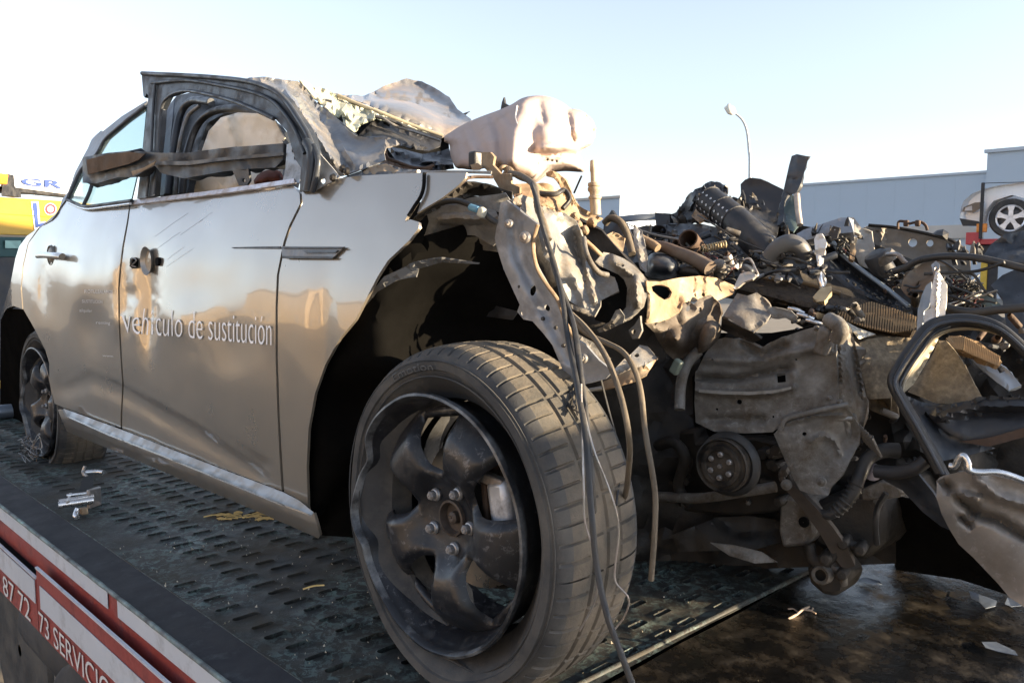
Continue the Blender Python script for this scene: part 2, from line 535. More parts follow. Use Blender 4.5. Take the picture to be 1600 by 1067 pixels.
# ------------------------------------------------------------------ ground
GZ = -0.95
vs, fs = quad(Vector((-3000, -3000, GZ)), Vector((3000, -3000, GZ)), Vector((3000, 3000, GZ)), Vector((-3000, 3000, GZ)), 4, 4)
g = mk('ground', vs, fs, asphalt, None, 0)
tag(g, kind='structure')

# ------------------------------------------------------------------ recovery truck: flat bed the wreck stands on
truck = thing('recovery_truck', 'recovery truck flat bed with dark slotted deck and red and white lettered side boards', 'truck', (-.9, -.2, 0))
SH = .05
def row_y(y0, x): return y0 + SH * (x + .7)
def slotted_deck():
    vs, fs = [], []
    def V(x, y, z): vs.append((x, y, z)); return len(vs) - 1
    px_, py_ = .0685, .105
    X0, X1 = -4.6, .168
    nx = int((X1 - X0) / px_)
    rng = random.Random(4)
    NS = 10
    for j in range(-2, 22):
        for i in range(nx):
            xa, xb = X1 - (i + 1) * px_, X1 - i * px_
            ya, yb = -.143 + j * py_, -.143 + (j + 1) * py_
            c = [(xa, ya), (xb, ya), (xb, yb), (xa, yb)]
            c = [(x, max(-.152, row_y(y, x))) for x, y in c]
            if max(q[1] for q in c) <= -.1519: continue
            cx = (xa + xb) / 2 + rng.uniform(-.005, .005)
            cy = row_y((ya + yb) / 2 + (.012 if j % 2 else -.006) + rng.uniform(-.005, .005), cx)
            slot = cy > -.105 and not (rng.random() < .012)
            if cx > -2.6 and abs(j - 1.0) < .1 and False: slot = False
            k = [V(*q, 0) for q in c]
            if not slot or min(q[1] for q in c) < -.1515:
                fs.append(tuple(k)); continue
            hl, hw = .029 * rng.uniform(.86, 1.06), .0085 * rng.uniform(.8, 1.15)
            o, mid, low = [], [], []
            for s in range(NS):
                a = 2 * math.pi * (s + .5) / NS
                ux, uy = math.cos(a), math.sin(a)
                ey = (hl - hw) * (1 if uy > 0 else -1)
                o.append(V(cx + ux * (hw + .006), cy + uy * (hw + .005) + ey, .0))
                mid.append(V(cx + ux * (hw + .001), cy + uy * hw + ey, .0028))
                low.append(V(cx + ux * (hw - .002), cy + uy * hw * .8 + ey, -.022))
            for s in range(NS):
                t = (s + 1) % NS
                fs.append((o[s], o[t], mid[t], mid[s])); fs.append((mid[s], mid[t], low[t], low[s]))
            # corner angles: start of ring is at +x side going counter-clockwise
            q = [k[2], k[3], k[0], k[1]]
            per = NS // 4
            idx = [1, 4, 6, 9]
            ring = o
            for n_ in range(4):
                a0 = idx[n_]; a1 = idx[(n_ + 1) % 4] + (NS if n_ == 3 else 0)
                seq = [ring[t % NS] for t in range(a0, a1 + 1)]
                fs.append(tuple([q[n_], q[(n_ + 1) % 4]] + seq[::-1]))
    return vs, fs
vs, fs = slotted_deck()
mk('deck_plate', vs, fs, deckm, truck, 40)
# dark trough under the slots, the oily front plate one step lower, the raised joint edge
vs, fs = boxdata((-2.2, 1.0, -.075), (4.8, 2.3, .06)); mk('floor_pan', vs, fs, void, truck, 0)
def bumpy(x0, x1, y0, y1, z, nx, ny, amp, f, ribs=0):
    vs, fs = [], []
    for j in range(ny + 1):
        for i in range(nx + 1):
            x, y = x0 + (x1 - x0) * i / nx, y0 + (y1 - y0) * j / ny
            h = z + amp * noise.noise(Vector((x * f, y * f, 3)))
            if ribs: h += .004 * max(-.4, min(.4, math.sin(ribs * x + .5 * math.sin(2 * y)))) 
            vs.append((x, y, h))
    for j in range(ny):
        for i in range(nx):
            a = j * (nx + 1) + i
            fs.append((a, a + 1, a + nx + 2, a + nx + 1))
    return vs, fs
vs, fs = bumpy(.17, 4.2, -.152, 2.45, -.009, 200, 110, .004, 5, 48)
mk('front_deck_plate', vs, fs, deck_oily, truck, 180)
P = []
rng = random.Random(8)
path = [Vector((.158 + .03 * y - .02 + .002 * noise.noise(Vector((y * 9, 0, 0))), y, -.001)) for y in [(-.14 + i * .06) for i in range(43)]]
vs, fs = sweep(path, [.0065 + .0015 * noise.noise(Vector((p.y * 14, 5, 0))) for p in path], 10)
mk('joint_lip', vs, fs, deckm, truck, 60)
# side rail with chipped edge
vs, fs = quad(Vector((-5, -.152, .004)), Vector((4, -.152, .004)), Vector((4, -.243, -.002)), Vector((-5, -.243, -.002)), 120, 6)
vs = [v + Vector((0, 0, .0012 * noise.noise(v * 6))) for v in vs]
mk('side_rail', vs, fs, railm, truck, 60, solid=.004)
path = [Vector((-5 + i * .05, -.152, .005)) for i in range(181)]
vs, fs = sweep(path, [.004] * len(path), 6); mk('weld_seam', vs, fs, deckm, truck, 60)
path = [Vector((-5 + i * .04, -.2465, .0015)) for i in range(226)]
vs, fs = sweep(path, [.0052 + .0012 * noise.noise(Vector((p.x * 18, 1, 0))) for p in path], 8)
mk('rail_edge', vs, fs, railedge, truck, 60)
vs, fs = boxdata((-.5, -.236, -.055), (9, .02, .1)); mk('rail_skirt', vs, fs, signred, truck, 0)
for xa, xb in ((-5, -.907), (-.842, 4.0)):
    vs, fs = quad(Vector((xa, -.2485, .002)), Vector((xb, -.2485, .002)), Vector((xb, -.2485, -.042)), Vector((xa, -.2485, -.042)), 60, 2)
    mk('reflective_strip', vs, fs, signwhite, truck, 0, solid=.0015)
vs, fs = boxdata((-.5, -.20, -.15), (9, .05, .14)); mk('chassis_beam', vs, fs, blackpaint, truck, 0)
# lower lettered boards
BY = -.275
def board(xa, xb, z0, z1, red_top):
    vs, fs = boxdata(((xa + xb) / 2, BY + .0025, (z0 + z1) / 2), (xb - xa, .005, z0 - z1))
    b = mk('sign_board', vs, fs, signred, truck, 0)
    zt = z0 - .004 - red_top
    vs, fs = quad(Vector((xa + (.035 if red_top else 0), BY - .0015, zt)), Vector((xb - .006, BY - .0015, zt)), Vector((xb - .006, BY - .0015, -.168)), Vector((xa + (.035 if red_top else 0), BY - .0015, -.168)), 40, 2)
    mk('reflective_strip', vs, fs, signwhite, b, 0, solid=.0015)
    vs, fs = boxdata(((xa + xb) / 2, BY + .001, z0 + .0025), (xb - xa, .007, .005))
    mk('board_edge', vs, fs, signwhite, b, 0)
    return b
b1 = board(-4.2, -1.392, -.098, -.246, 0)
b2 = board(-1.386, 3.4, -.066, -.246, .034)
def on_board(xa, xb, zb, h): return lambda u, v: Vector((xa + (xb - xa) * u, BY - .0035, zb + h * v))
lettering('lettering', '29 87 72', on_board(-1.905, -1.455, -.238, .088), letterw, b1)
lettering('lettering', '73 SERVICIO 24H', on_board(-1.372, -.62, -.236, .082), letterw, b2)
# running gear seen under the boards
vs, fs = lathe_data([(.02, 0), (.30, 0), (.33, .03), (.33, .25), (.30, .28), (.02, .28)], (-2.15, -.12, -.62), (0, 1, 0), 40)
mk('tyre', vs, fs, rubber, truck)
def fender():
    vs, fs = [], []
    n = 22
    for i in range(n + 1):
        a = math.pi * i / n
        for y in (-.262, -.255, .1):
            rr = .46 if y > -.26 else .445
            vs.append((-1.02 + rr * math.cos(a), y, -.70 + rr * math.sin(a)))
    for i in range(n):
        for k in range(2):
            a = i * 3 + k
            fs.append((a, a + 1, a + 4, a + 3))
    c = len(vs); vs.append((-1.02, -.262, -.70))
    for i in range(n): fs.append((i * 3, i * 3 + 3, c))
    return vs, fs
vs, fs = fender(); mk('mudguard', vs, fs, blackpaint, truck, 30)
vs, fs = lathe_data([(.001, -.012), (.10, -.012), (.115, 0), (.115, .02)], (-.78, -.262, -.46), (0, -1, 0), 28)
mk('mudguard_cap', vs, fs, mat('scuffed_black', (.045, .045, .05), .5), truck)
vs, fs = lathe_data([(.001, 0), (.12, 0), (.135, .02), (.135, .5), (.12, .52), (.001, .52)], (-1.80, -.10, -.36), (1, 0, 0), 28)
mk('air_tank', vs, fs, blackpaint, truck)
tube('hose', [(-1.95, -.14, -.2), (-1.93, -.17, -.33), (-1.8, -.19, -.4)], .012, steel, truck)
tube('hose', [(-1.5, -.2, -.25), (-1.48, -.21, -.33), (-1.5, -.2, -.45)], .014, steel, truck)
for x in (-2.9, -1.4, .6, 2.6):
    vs, fs = boxdata((x, 1.0, -.2), (.12, 2.2, .12)); mk('cross_member', vs, fs, blackpaint, truck, 0)
for y in (.55, 1.45):
    vs, fs = boxdata((-.4, y, -.36), (8.5, .09, .2)); mk('frame_rail', vs, fs, blackpaint, truck, 0)
for x in (-1.02, -2.15):
    vs, fs = lathe_data([(.02, 0), (.33, 0), (.36, .03), (.36, .25), (.33, .28), (.02, .28)], (x, -.15, -.60), (0, 1, 0), 40)
    mk('tyre', vs, fs, rubber, truck)
# roller pipe lying across the tail
vs, fs = lathe_data([(.03, 0), (.035, .01), (.035, 1.5), (.03, 1.51)], (-3.55, -.05, .035), (0, 1, 0), 20, True)
tag(mk('steel_pipe', vs, fs, mat('blue_grey_steel', (.16, .19, .23), .4, .6), None), 'blue grey steel pipe lying across the deck behind the rear wheel', 'pipe')

# ------------------------------------------------------------------ background
sky_wall = mat('pale_blue_cladding', (.40, .47, .55), .6, 0, var=.05, scale=.3)
sky_wall2 = mat('pale_grey_cladding', (.42, .47, .53), .6, 0, var=.05, scale=.3)
plinth = mat('tan_plinth', (.46, .42, .38), .8, 0, var=.1, scale=.5)
def warehouse():
    Yw = 45.0
    A, B = Yp(1246, 291, Yw), Yp(1545, 270, Yw)
    zt = (A.z + B.z) / 2
    x0, x1 = A.x - .4, B.x
    zb0 = Yp(1420, 354, Yw).z; zb1 = Yp(1420, 374, Yw).z
    h = thing('warehouse', 'long pale blue clad warehouse with flat roof behind the wreck on the right', 'building', ((x0 + x1) / 2, Yw + 8, GZ))
    # cladding sheets
    n = 7
    shared = None
    wd = (x1 - x0) / n
    for i in range(n):
        if x0 + (i + 1) * wd < A.x - 14: 
            continue
        vs, fs = boxdata((x0 + (i + .5) * wd, Yw, (zt + zb0) / 2), (wd - .004, .08, zt - zb0))
        o = mk('cladding_panel', vs, fs, sky_wall, h, 0)
        if shared: o.data = shared
        else: shared = o.data
    vs, fs = boxdata(((x0 + x1) / 2, Yw + 8.2, (zt + GZ) / 2), (x1 - x0, 16, zt - GZ - .02)); mk('wall', vs, fs, sky_wall2, h, 0)
    vs, fs = boxdata(((x0 + x1) / 2, Yw + .02, (zb0 + zb1) / 2), (x1 - x0, .3, zb0 - zb1)); mk('plinth', vs, fs, plinth, h, 0)
    vs, fs = boxdata(((x0 + x1) / 2, Yw + .1, (GZ + zb1) / 2), (x1 - x0, .12, zb1 - GZ)); mk('lower_wall', vs, fs, sky_wall2, h, 0)
    vs, fs = boxdata(((x0 + x1) / 2, Yw - .03, zt + .05), (x1 - x0, .2, .12)); mk('roof_edge', vs, fs, sky_wall2, h, 0)
    C_, D_ = Yp(1545, 240, Yw), Yp(1600, 237, Yw)
    t = thing('tall_warehouse', 'taller pale grey warehouse block at the right edge joined to the long low one', 'building', (x1 + 9, Yw + 8, GZ))
    vs, fs = boxdata((x1 + 9.0, Yw + 7, (C_.z + GZ) / 2), (18, 14.6, C_.z - GZ)); mk('wall', vs, fs, sky_wall2, t, 0)
    for i in range(9):
        vs, fs = boxdata((x1 + 1 + i * 2, Yw - .33, (C_.z + zb0) / 2), (1.985, .08, C_.z - zb0 - .02)); mk('cladding_panel', vs, fs, sky_wall, t, 0)
    vs, fs = boxdata((x1 + 9.0, Yw - .36, C_.z + .06), (18.2, .3, .16)); mk('roof_edge', vs, fs, sky_wall2, t, 0)
warehouse()
# far small building left of the lamp
a, b = Dp(903, 312, 70), Dp(966, 336, 70)
hb = thing('flat_roofed_building', 'small pale flat roofed building far off behind the tan strut', 'building', (a.x, a.y, GZ))
vs, fs = boxdata(((a.x + b.x) / 2, (a.y + b.y) / 2 + 3, (a.z + GZ) / 2), (4.6, 6, a.z - GZ)); mk('wall', vs, fs, sky_wall, hb, 0)
vs, fs = boxdata(((a.x + b.x) / 2, (a.y + b.y) / 2 + 3, a.z + .1), (4.9, 6.3, .2)); mk('roof', vs, fs, plinth, hb, 0)
# street lamp
lampm = mat('galvanised_post', (.45, .47, .47), .5, .4, var=.08)
lb = Dp(1172, 275, 34)
L0 = thing('street_lamp', 'single arm street lamp with curved grey post standing far off against the sky', 'street lamp', (lb.x, lb.y, GZ))
pp = [Vector((lb.x, lb.y, GZ)), Dp(1172, 275, 34), Dp(1170.5, 235, 34), Dp(1167, 205, 34), Dp(1160, 188, 34), Dp(1149, 177.5, 34)]
tube('post', pp, .085, lampm, L0, 10, 8, taper=.035)
hd = [Dp(1149.5, 177, 34), Dp(1144, 174, 34), Dp(1138, 170.5, 34), Dp(1131.5, 169, 34)]
P = crom(hd, 5)
vs, fs = sweep(P, [.06, .10, .14, .17, .2, .21, .22, .23, .23, .22, .21, .19, .16, .12, .07, .03], 12, .62)
mk('lamp_head', vs, fs, mat('lamp_bowl', (.62, .60, .52), .35), L0, 60)
box('photocell', Dp(1138.5, 164.5, 34), (.09, .09, .10), lampm, L0, bevel=.02)
# thin mast far left
mb = Dp(51, 262, 60)
M0 = thing('mast', 'thin pale mast standing far off above the yellow truck', 'mast', (mb.x, mb.y, GZ))
tube('pole', [Vector((mb.x, mb.y, GZ)), Dp(51, 258, 60)], .03, lampm, M0, 6)

# yellow recovery truck behind the wreck
ytm = mat('yellow_truck_paint', (.43, .265, .03), .35, 0, var=.08, scale=2, coat=.5)
ytw = mat('truck_white', (.66, .69, .74), .45, 0, var=.05)
ytb = mat('truck_blue_letter', (.03, .06, .22), .5, 0, var=.05)
dkglass = mat('cab_glass', (.035, .075, .075), .08, 0, var=.3, scale=.7, rvar=.03)
ora = mat('amber_lens', (.65, .22, .03), .3, 0)
def face(px, py, k=0.0):                     # front plane of the truck, further away to the right
    d = 1 / (1 / 8.6 + (px / 110.0) * (1 / 9.5 - 1 / 8.6)) - k
    return Dp(px, py, d)
def slab(name, c, k, dep, m, par, bevel=.01):
    A = [face(x, y, k) for x, y in c]
    back = Vector((d0.x, d0.y, 0)) * dep
    n = len(A)
    return mk(name, A + [p + back for p in A], [tuple(range(n)), tuple(range(n, 2 * n))[::-1]] + [(i, i + n, (i + 1) % n + n, (i + 1) % n) for i in range(n)], m, par, 30, bevel=bevel)
yb = face(30, 420); 
YT = thing('yellow_truck', 'yellow truck with white roof sign and blue letters at the left edge', 'truck', (yb.x, yb.y, GZ))
slab('roof_sign', [(-120, 262), (8, 271), (110, 280.5), (110, 305), (14, 292), (-120, 284)], .05, .25, ytw, YT)
slab('beacon', [(-40, 266), (7, 271.5), (5, 288), (-40, 284)], .10, .2, ora, YT)
slab('sign_end', [(7, 271.5), (13, 272), (16, 307), (1, 307), (4, 288)], .08, .2, plastic, YT)
slab('sign_underside', [(-120, 285), (16, 292.5), (110, 304.5), (110, 309), (16, 300), (-120, 294)], .02, .4, plastic, YT)
def ytext(u0, u1, vb, vt, vb2, vt2):
    def f(u, v):
        x = u0 + (u1 - u0) * u
        yb_, yt_ = vb + (vb2 - vb) * u, vt + (vt2 - vt) * u
        return face(x, yb_ + (yt_ - yb_) * v / .72, .075)
    return f
rs = YT.children[0]
lettering('lettering', 'GR', ytext(34, 98, 288.5, 277.5, 294.5, 283), ytb, rs, thin=.025)
slab('body', [(-200, 297), (0, 308), (88, 313.5), (110, 314), (110, 372), (48, 368), (-200, 362)], 0, 2.2, ytm, YT)
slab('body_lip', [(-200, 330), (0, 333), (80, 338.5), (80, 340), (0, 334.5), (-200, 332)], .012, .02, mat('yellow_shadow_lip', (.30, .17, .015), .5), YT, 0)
slab('letter_edge', [(48.5, 315), (59.5, 315), (62, 348), (70, 346), (72, 352), (54, 360)], .012, .008, ytw, YT, 0)
slab('letter', [(51, 317.5), (57, 317), (59.5, 350), (72, 347), (72, 352), (56, 356)], .022, .008, ytb, YT, 0)
def disc_face(px, py, r, k, m, par, name):
    c = face(px, py, k); s = face(px + r, py, k) - c; u = face(px, py - r, k) - c
    vs = [c + s * math.cos(a) + u * math.sin(a) for a in [2 * math.pi * i / 24 for i in range(24)]]
    return mk(name, vs, [tuple(range(24))], m, par, 0, solid=.004)
disc_face(79, 327, 9.5, .012, letterw, YT, 'emblem_edge')
disc_face(79, 327, 8.2, .018, mat('emblem_red', (.45, .03, .05), .5), YT, 'emblem')
disc_face(79, 327, 4.8, .024, letterw, YT, 'emblem_centre')
lettering('lettering', 'G', lambda u, v: face(76.5 + 5 * u, 330.2 - 8.5 * v, .03), mat('emblem_grey', (.2, .2, .2), .5), YT)
slab('cab_window', [(-200, 366), (60, 371), (60, 402), (-200, 402)], .0, .2, dkglass, YT)
slab('cab_lower', [(-200, 402), (70, 402), (70, 660), (-200, 700)], .0, 2.0, blackpaint, YT)
slab('bumper_strip', [(-80, 590), (12, 597), (12, 607), (-80, 612)], .05, .1, ytm, YT)
for c in ((-60, 378, -10, 392), (8, 376, 30, 388)):
    slab('window_frame', [(c[0], c[1]), (c[2], c[1]), (c[2], c[3]), (c[0], c[3])], .02, .03, mat('greenish_glass', (.22, .36, .33), .15, 0), YT, 0)

# white car on a transporter, right edge
cw = Dp(1579, 341, 13.6)
KD = Vector((ray(1579, 412).x, ray(1579, 412).y, 0)).normalized(); KD = (Quaternion((0, 0, 1), R(-4)) @ KD); KR = Vector((KD.y, -KD.x, 0))
def WC(a, u, k=0.0):                          # a metres to the right of the wheel, u metres up, k metres back
    return cw + KR * a + Vector((0, 0, u)) + KD * k
whitep = mat('white_car_paint', (.72, .74, .77), .3, 0, var=.03, scale=2, coat=1)
WT = thing('white_car', 'white hatchback with five spoke alloy wheel carried nose left on the red transporter', 'car', (cw.x, cw.y, cw.z - .32))
prof = [(-.70, -.08), (-.735, .05), (-.72, .20), (-.69, .30), (-.58, .41), (-.40, .49), (-.15, .54), (.25, .58), (.62, .63), (1.05, .90), (1.35, 1.02), (2.2, 1.04), (2.8, .92), (3.2, .62), (3.3, .30), (3.25, .0), (3.0, -.10)]
under = [(2.95, -.1), (2.9, .05), (2.75, .27), (2.52, .36), (2.3, .27), (2.15, .05), (2.1, -.12), (.42, -.14), (.40, .05), (.27, .27), (0, .37), (-.25, .29), (-.38, .10), (-.42, -.1)]
outl = prof + under
n = len(outl)
sec = [(.10, .96), (.03, 1.0), (.0, 1.0), (.75, 1.0), (1.5, 1.0), (1.68, .99), (1.72, .96)]
vs, fs = [], []
for k, s in sec:
    for a, u in outl:
        vs.append(WC((a - 1.2) * s + 1.2, (u - .3) * s + .3, k + (.10 * max(0, u - .5) if k < .8 else -.1 * max(0, u - .5))))
for i in range(len(sec) - 1):
    for j in range(n):
        a, b = i * n + j, i * n + (j + 1) % n
        fs.append((a, b, b + n, a + n))
T = geometry.tessellate_polygon([[Vector((a, u, 0)) for a, u in outl]])
fs += [tuple(t) for t in T] + [tuple(q + (len(sec) - 1) * n for q in t[::-1]) for t in T]
mk('body', vs, fs, whitep, WT, 40)
def wflat(name, pts, k, m, par=WT, th=.012):
    return mk(name, [WC(a, u, k) for a, u in pts], [tuple(range(len(pts)))], m, par, 0, solid=th)
wflat('headlight', [(-.70, .13), (-.68, .20), (-.52, .27), (-.38, .275), (-.42, .18), (-.54, .10)], -.012, mat('dark_headlight', (.06, .065, .075), .1))
wflat('headlight_lens', [(-.665, .14), (-.65, .19), (-.56, .22), (-.55, .14)], -.02, mat('lens_glint', (.4, .42, .45), .08))
wflat('bumper_lip', [(-.735, .02), (-.45, -.04), (-.40, -.12), (-.68, -.11)], -.014, plastic)
wflat('side_window', [(.75, .62), (1.10, .86), (1.4, .96), (2.1, .97), (2.0, .62)], .03, dkglass)
def wheel_at(a):
    w_ = None
    c = WC(a, 0, .02)
    vs, fs = lathe_data([(.195, -.005), (.22, -.02), (.29, -.02), (.315, .01), (.318, .2), (.2, .2)], c, (KD.x, KD.y, 0), 40)
    ty = mk('tyre', vs, fs, rubber, WT)
    vs, fs = lathe_data([(.001, .03), (.05, .02), (.06, .04), (.19, .07), (.2, .0), (.205, -.012), (.195, -.014)], c, (KD.x, KD.y, 0), 40)
    mk('rim', vs, fs, mat('dark_rim', (.10, .10, .11), .4), ty)
    al = mat('alloy_silver', (.66, .68, .72), .35, .4)
    for q in range(5):
        an = 2 * math.pi * q / 5 + .3
        u1 = KR * math.cos(an) + Vector((0, 0, math.sin(an))); v1 = KR * -math.sin(an) + Vector((0, 0, math.cos(an)))
        pts = [c + u1 * r_ + v1 * h_ - KD * .02 for r_, h_ in ((.03, -.035), (.12, -.032), (.195, -.055), (.195, .055), (.12, .032), (.03, .035))]
        mk('spoke', pts, [tuple(range(6))], al, ty, 0, solid=.02)
    vs, fs = lathe_data([(.001, -.025), (.05, -.022), (.055, .0)], c, (KD.x, KD.y, 0), 20); mk('hub_cap', vs, fs, al, ty)
    vs, fs = lathe_data([(.19, -.012), (.215, -.024), (.218, -.01)], c, (KD.x, KD.y, 0), 40); mk('rim_edge', vs, fs, al, ty)
wheel_at(0); wheel_at(2.53)
# transporter carrying it
redp = mat('transporter_red', (.45, .05, .06), .4, 0, var=.1)
yel = mat('transporter_yellow', (.55, .38, .05), .5, 0, var=.15)
tb = WC(0, 0)
TR = thing('car_transporter', 'red framed car transporter with yellow post carrying the white hatchback', 'truck', (tb.x, tb.y, GZ))
def tbox(name, a0, a1, u0, u1, k0, k1, m):
    A = [WC(a, u, k) for a in (a0, a1) for k in (k0, k1) for u in (u0, u1)]
    return mk(name, A, [(0, 1, 3, 2), (4, 6, 7, 5), (0, 4, 5, 1), (2, 3, 7, 6), (0, 2, 6, 4), (1, 5, 7, 3)], m, TR, 0, bevel=.01)
tbox('ramp', -.62, 4.0, -.42, -.33, -.05, 1.8, redp)
tbox('ramp_beam', -.55, 4.0, -.60, -.43, .0, 1.7, blackpaint)
tbox('front_plate', -.62, -.42, -.42, -.22, -.10, .2, redp)
tbox('marker_lamp', -.47, -.32, -.22, -.08, -.12, .0, ora)
tbox('post', -.43, -.38, -.33, .58, -.14, -.08, blackpaint)
tbox('lift_post', -.40, -.30, -2.3, -.6, .1, .2, yel)
tbox('lift_post', -.30, -.16, -2.3, -.6, .12, .3, blackpaint)
tbox('chassis', -.6, 4.0, -2.0, -1.7, .0, 1.7, blackpaint)
for a in (.6, 2.6):
    vs, fs = lathe_data([(.05, 0), (.4, 0), (.45, .04), (.45, .25), (.4, .29), (.05, .29)], WC(a, GZ + .45 - cw.z, .0), (KD.x, KD.y, 0), 28); mk('tyre', vs, fs, rubber, TR)
tube('tie_cable', [WC(-.41, .57, -.11), WC(.3, .56, -.05)], .006, plastic, TR, 5)

# yard behind the camera, seen in the paint: sunlit tan sheds, a bank, parked lorries
tanw = mat('tan_render', (.66, .49, .30), .85, 0, var=.08, scale=.6)
def shed(x, y, sx, sy, h, m, label, rot=0):
    t = thing('shed', label, 'building', (x, y, GZ))
    q = Quaternion((0, 0, 1), rot)
    vs, fs = boxdata((x, y, GZ + h / 2), (sx, sy, h), q); mk('wall', vs, fs, m, t, 0)
    vs, fs = boxdata((x, y, GZ + h + .12), (sx + .5, sy + .5, .24), q); mk('roof', vs, fs, plinth, t, 0)
    for i in range(int(sx / 4)):
        vs, fs = boxdata(Vector((x, y, GZ + 1.3)) + q @ Vector((-sx / 2 + 2 + i * 4, sy / 2 + .02, 0)), (1.6, .1, 1.6), q); mk('door', vs, fs, plinth, t, 0)
shed(-18, -26, 26, 8, 5.2, tanw, 'long tan rendered shed across the yard behind the camera', .12)
shed(9, -30, 20, 9, 5.6, tanw, 'shorter tan rendered shed across the yard behind the camera', .1)
shed(-47, -30, 28, 9, 5.4, tanw, 'far tan rendered shed at the end of the yard behind the camera', .2)

# box lorries added out of the picture on the sun side: their shade lies over the yellow truck and the transporter
lorrym = mat('lorry_box_white', (.55, .56, .58), .5)
def lorry(x, y, L, wd, h, label):
    t = thing('shade_lorry', label, 'lorry', (x, y, GZ))
    box('cargo_box', (x, y, GZ + .9 + h / 2), (wd, L, h), lorrym, t, None, .03)
    box('cab', (x, y - L / 2 - 1.0, GZ + 1.5), (wd - .1, 1.8, 2.2), signred, t, None, .12)
    box('windscreen', (x, y - L / 2 - 1.93, GZ + 1.95), (wd - .4, .06, .8), dkglass, t, None, .01)
    for yy in (-L / 2 - 1.0, L / 2 - 1.2):
        for sx in (-1, 1):
            vs, fs = lathe_data([(.05, 0), (.42, 0), (.46, .04), (.46, .25), (.42, .28), (.05, .28)], (x + sx * (wd / 2 - .14) - .14, y + yy, GZ + .46), (1, 0, 0), 28)
            mk('tyre', vs, fs, rubber, t)
lorry(3.6, 8.9, 5.0, 2.4, 3.2, 'unseen white box lorry added to shade the yellow truck, nearer one')
lorry(3.4, 19.0, 7.0, 2.4, 3.6, 'unseen white box lorry added to shade the car transporter, farther one')

TL = thing('sun_block_trailer', 'dark trailer added out of view to block the low sun from the wreck', 'trailer', (3.4, 2.3, GZ))  # unseen trailer added; its board cuts off the low sun
box('side_board', (3.3, 2.3, .8025), (.08, 4.4, .455), railm, TL, None, .01)
box('bed', (4.4, 2.3, .98), (2.1, 4.4, .06), railm, TL, None, .01)
for y in (.3, 4.3):
    box('leg', (4.3, y, 0), (.12, .12, 1.9), blackpaint, TL, None, .01)
    vs, fs = lathe_data([(.05, 0), (.42, 0), (.46, .04), (.46, .25), (.42, .28), (.05, .28)], (5.0, y - .14, GZ + .46), (0, 1, 0), 28); mk('tyre', vs, fs, rubber, TL)

CG = thing('shade_crate', 'dark crate added on the unseen trailer to shade the rear tyre', 'crate', (3.9, 3.6, 1.01))  # unseen crate added to keep sun off the rear tyre
box('crate_body', (3.9, 4.0, 1.17), (.9, .85, .3), blackpaint, CG, None, .01)
for y in (3.65, 4.0, 4.35):
    box('crate_batten', (3.43, y, 1.17), (.03, .1, .3), railm, CG, None, .004)

# ------------------------------------------------------------------ wrecked car
car = thing('wrecked_car', 'wrecked silver hatchback with torn off front end and crushed roof standing on the recovery truck', 'car', (-1.2, .9, 0))
def lerp_tab(tab, v):
    for (a, p), (b, q) in zip(tab, tab[1:]):
        if v <= b:
            t = max(0, min(1, (v - a) / (b - a))); t = t * t * (3 - 2 * t) if False else t
            return p + (q - p) * t
    return tab[-1][1]
SIDE = [(.10, .05), (.24, .020), (.30, .016), (.38, .010), (.46, .0045), (.52, .0018), (.58, .0005), (.62, .0), (.66, .0012), (.70, .0045), (.74, .0095), (.78, .0165), (.84, .031), (.90, .05), (.96, .075), (1.1, .14), (1.4, .28)]
def side_y(x, z, wav=1.0):
    y = 0
    for dz in (-.03, -.015, 0, .015, .03): y += lerp_tab(SIDE, z + dz) / 5
    p = Vector((x * 1.15, z * 1.5, 2.2))
    y += wav * .0115 * noise.noise(p) + wav * .0058 * noise.noise(p * 2.3 + Vector((3, 1, 7)))
    y += wav * .0009 * noise.noise(p * 9)
    if x > -.55: y += .012 * max(0, min(1, (x + .55) / .6)) * max(0, (z - .55)) * 2
    # blow at the front door handle: a crumpled hollow running down the rear edge of the front door
    for x0, z0, sx, sz, dd in ((-1.29, .70, .11, .10, .020), (-1.27, .60, .05, .10, .016), (-1.44, .66, .05, .10, .012), (-1.50, .58, .06, .05, -.006), (-.36, .60, .045, .12, .006), (-.95, .70, .22, .06, .006), (-2.1, .62, .12, .10, .007), (-1.8, .70, .10, .08, -.006), (-1.75, .55, .14, .09, .008), (-2.25, .68, .07, .12, .010), (-.75, .56, .10, .07, .005), (-1.05, .60, .12, .05, -.005)):
        q = ((x - x0) / sx) ** 2 + ((z - z0) / sz) ** 2
        if q < 9: y += dd * math.exp(-q)
    # sharp buckles round the door gap
    b = math.exp(-(((x + 1.42) / .13) ** 2 + ((z - .66) / .14) ** 2))
    if b > .02: y += b * .008 * crumple(Vector((x, z, 0)), 7.5, 3)
    if x < -2.35: y += .22 * (x + 2.35) ** 2
    return y
def body_surf(off=0.0, wav=1.0):
    def f(px, py):
        y = .0
        for _ in range(7):
            p = Yp(px, py, y)
            y = .5 * y + .5 * (side_y(p.x, p.z, wav) + off)
        return y
    return f
BS = body_surf()
SCOOP = [((106, 604), (143, 592), (192, 611), (300, 673), (405, 735)), 28, .008]
SCOOP2 = [((103, 596), (140, 577), (191, 596), (300, 655), (420, 738)), 9, -.0035]
FD = [(204, 320), (300, 308), (400, 296), (459, 291), (468, 303), (469, 318), (452, 352), (443, 378), (439.5, 395), (432.5, 430), (430.5, 480), (430.5, 560), (433.5, 650), (437.5, 730), (440, 766), (360, 736), (280, 705), (191, 670), (191, 649), (193.5, 601), (190.5, 558), (187.5, 500), (187, 451), (190, 416), (194, 385), (201, 345)]
fd = sheet('front_door', FD, paint, car, thick=.012, step=6.5, amp=0, surf=BS, relief=(SCOOP, SCOOP2), angle=70)
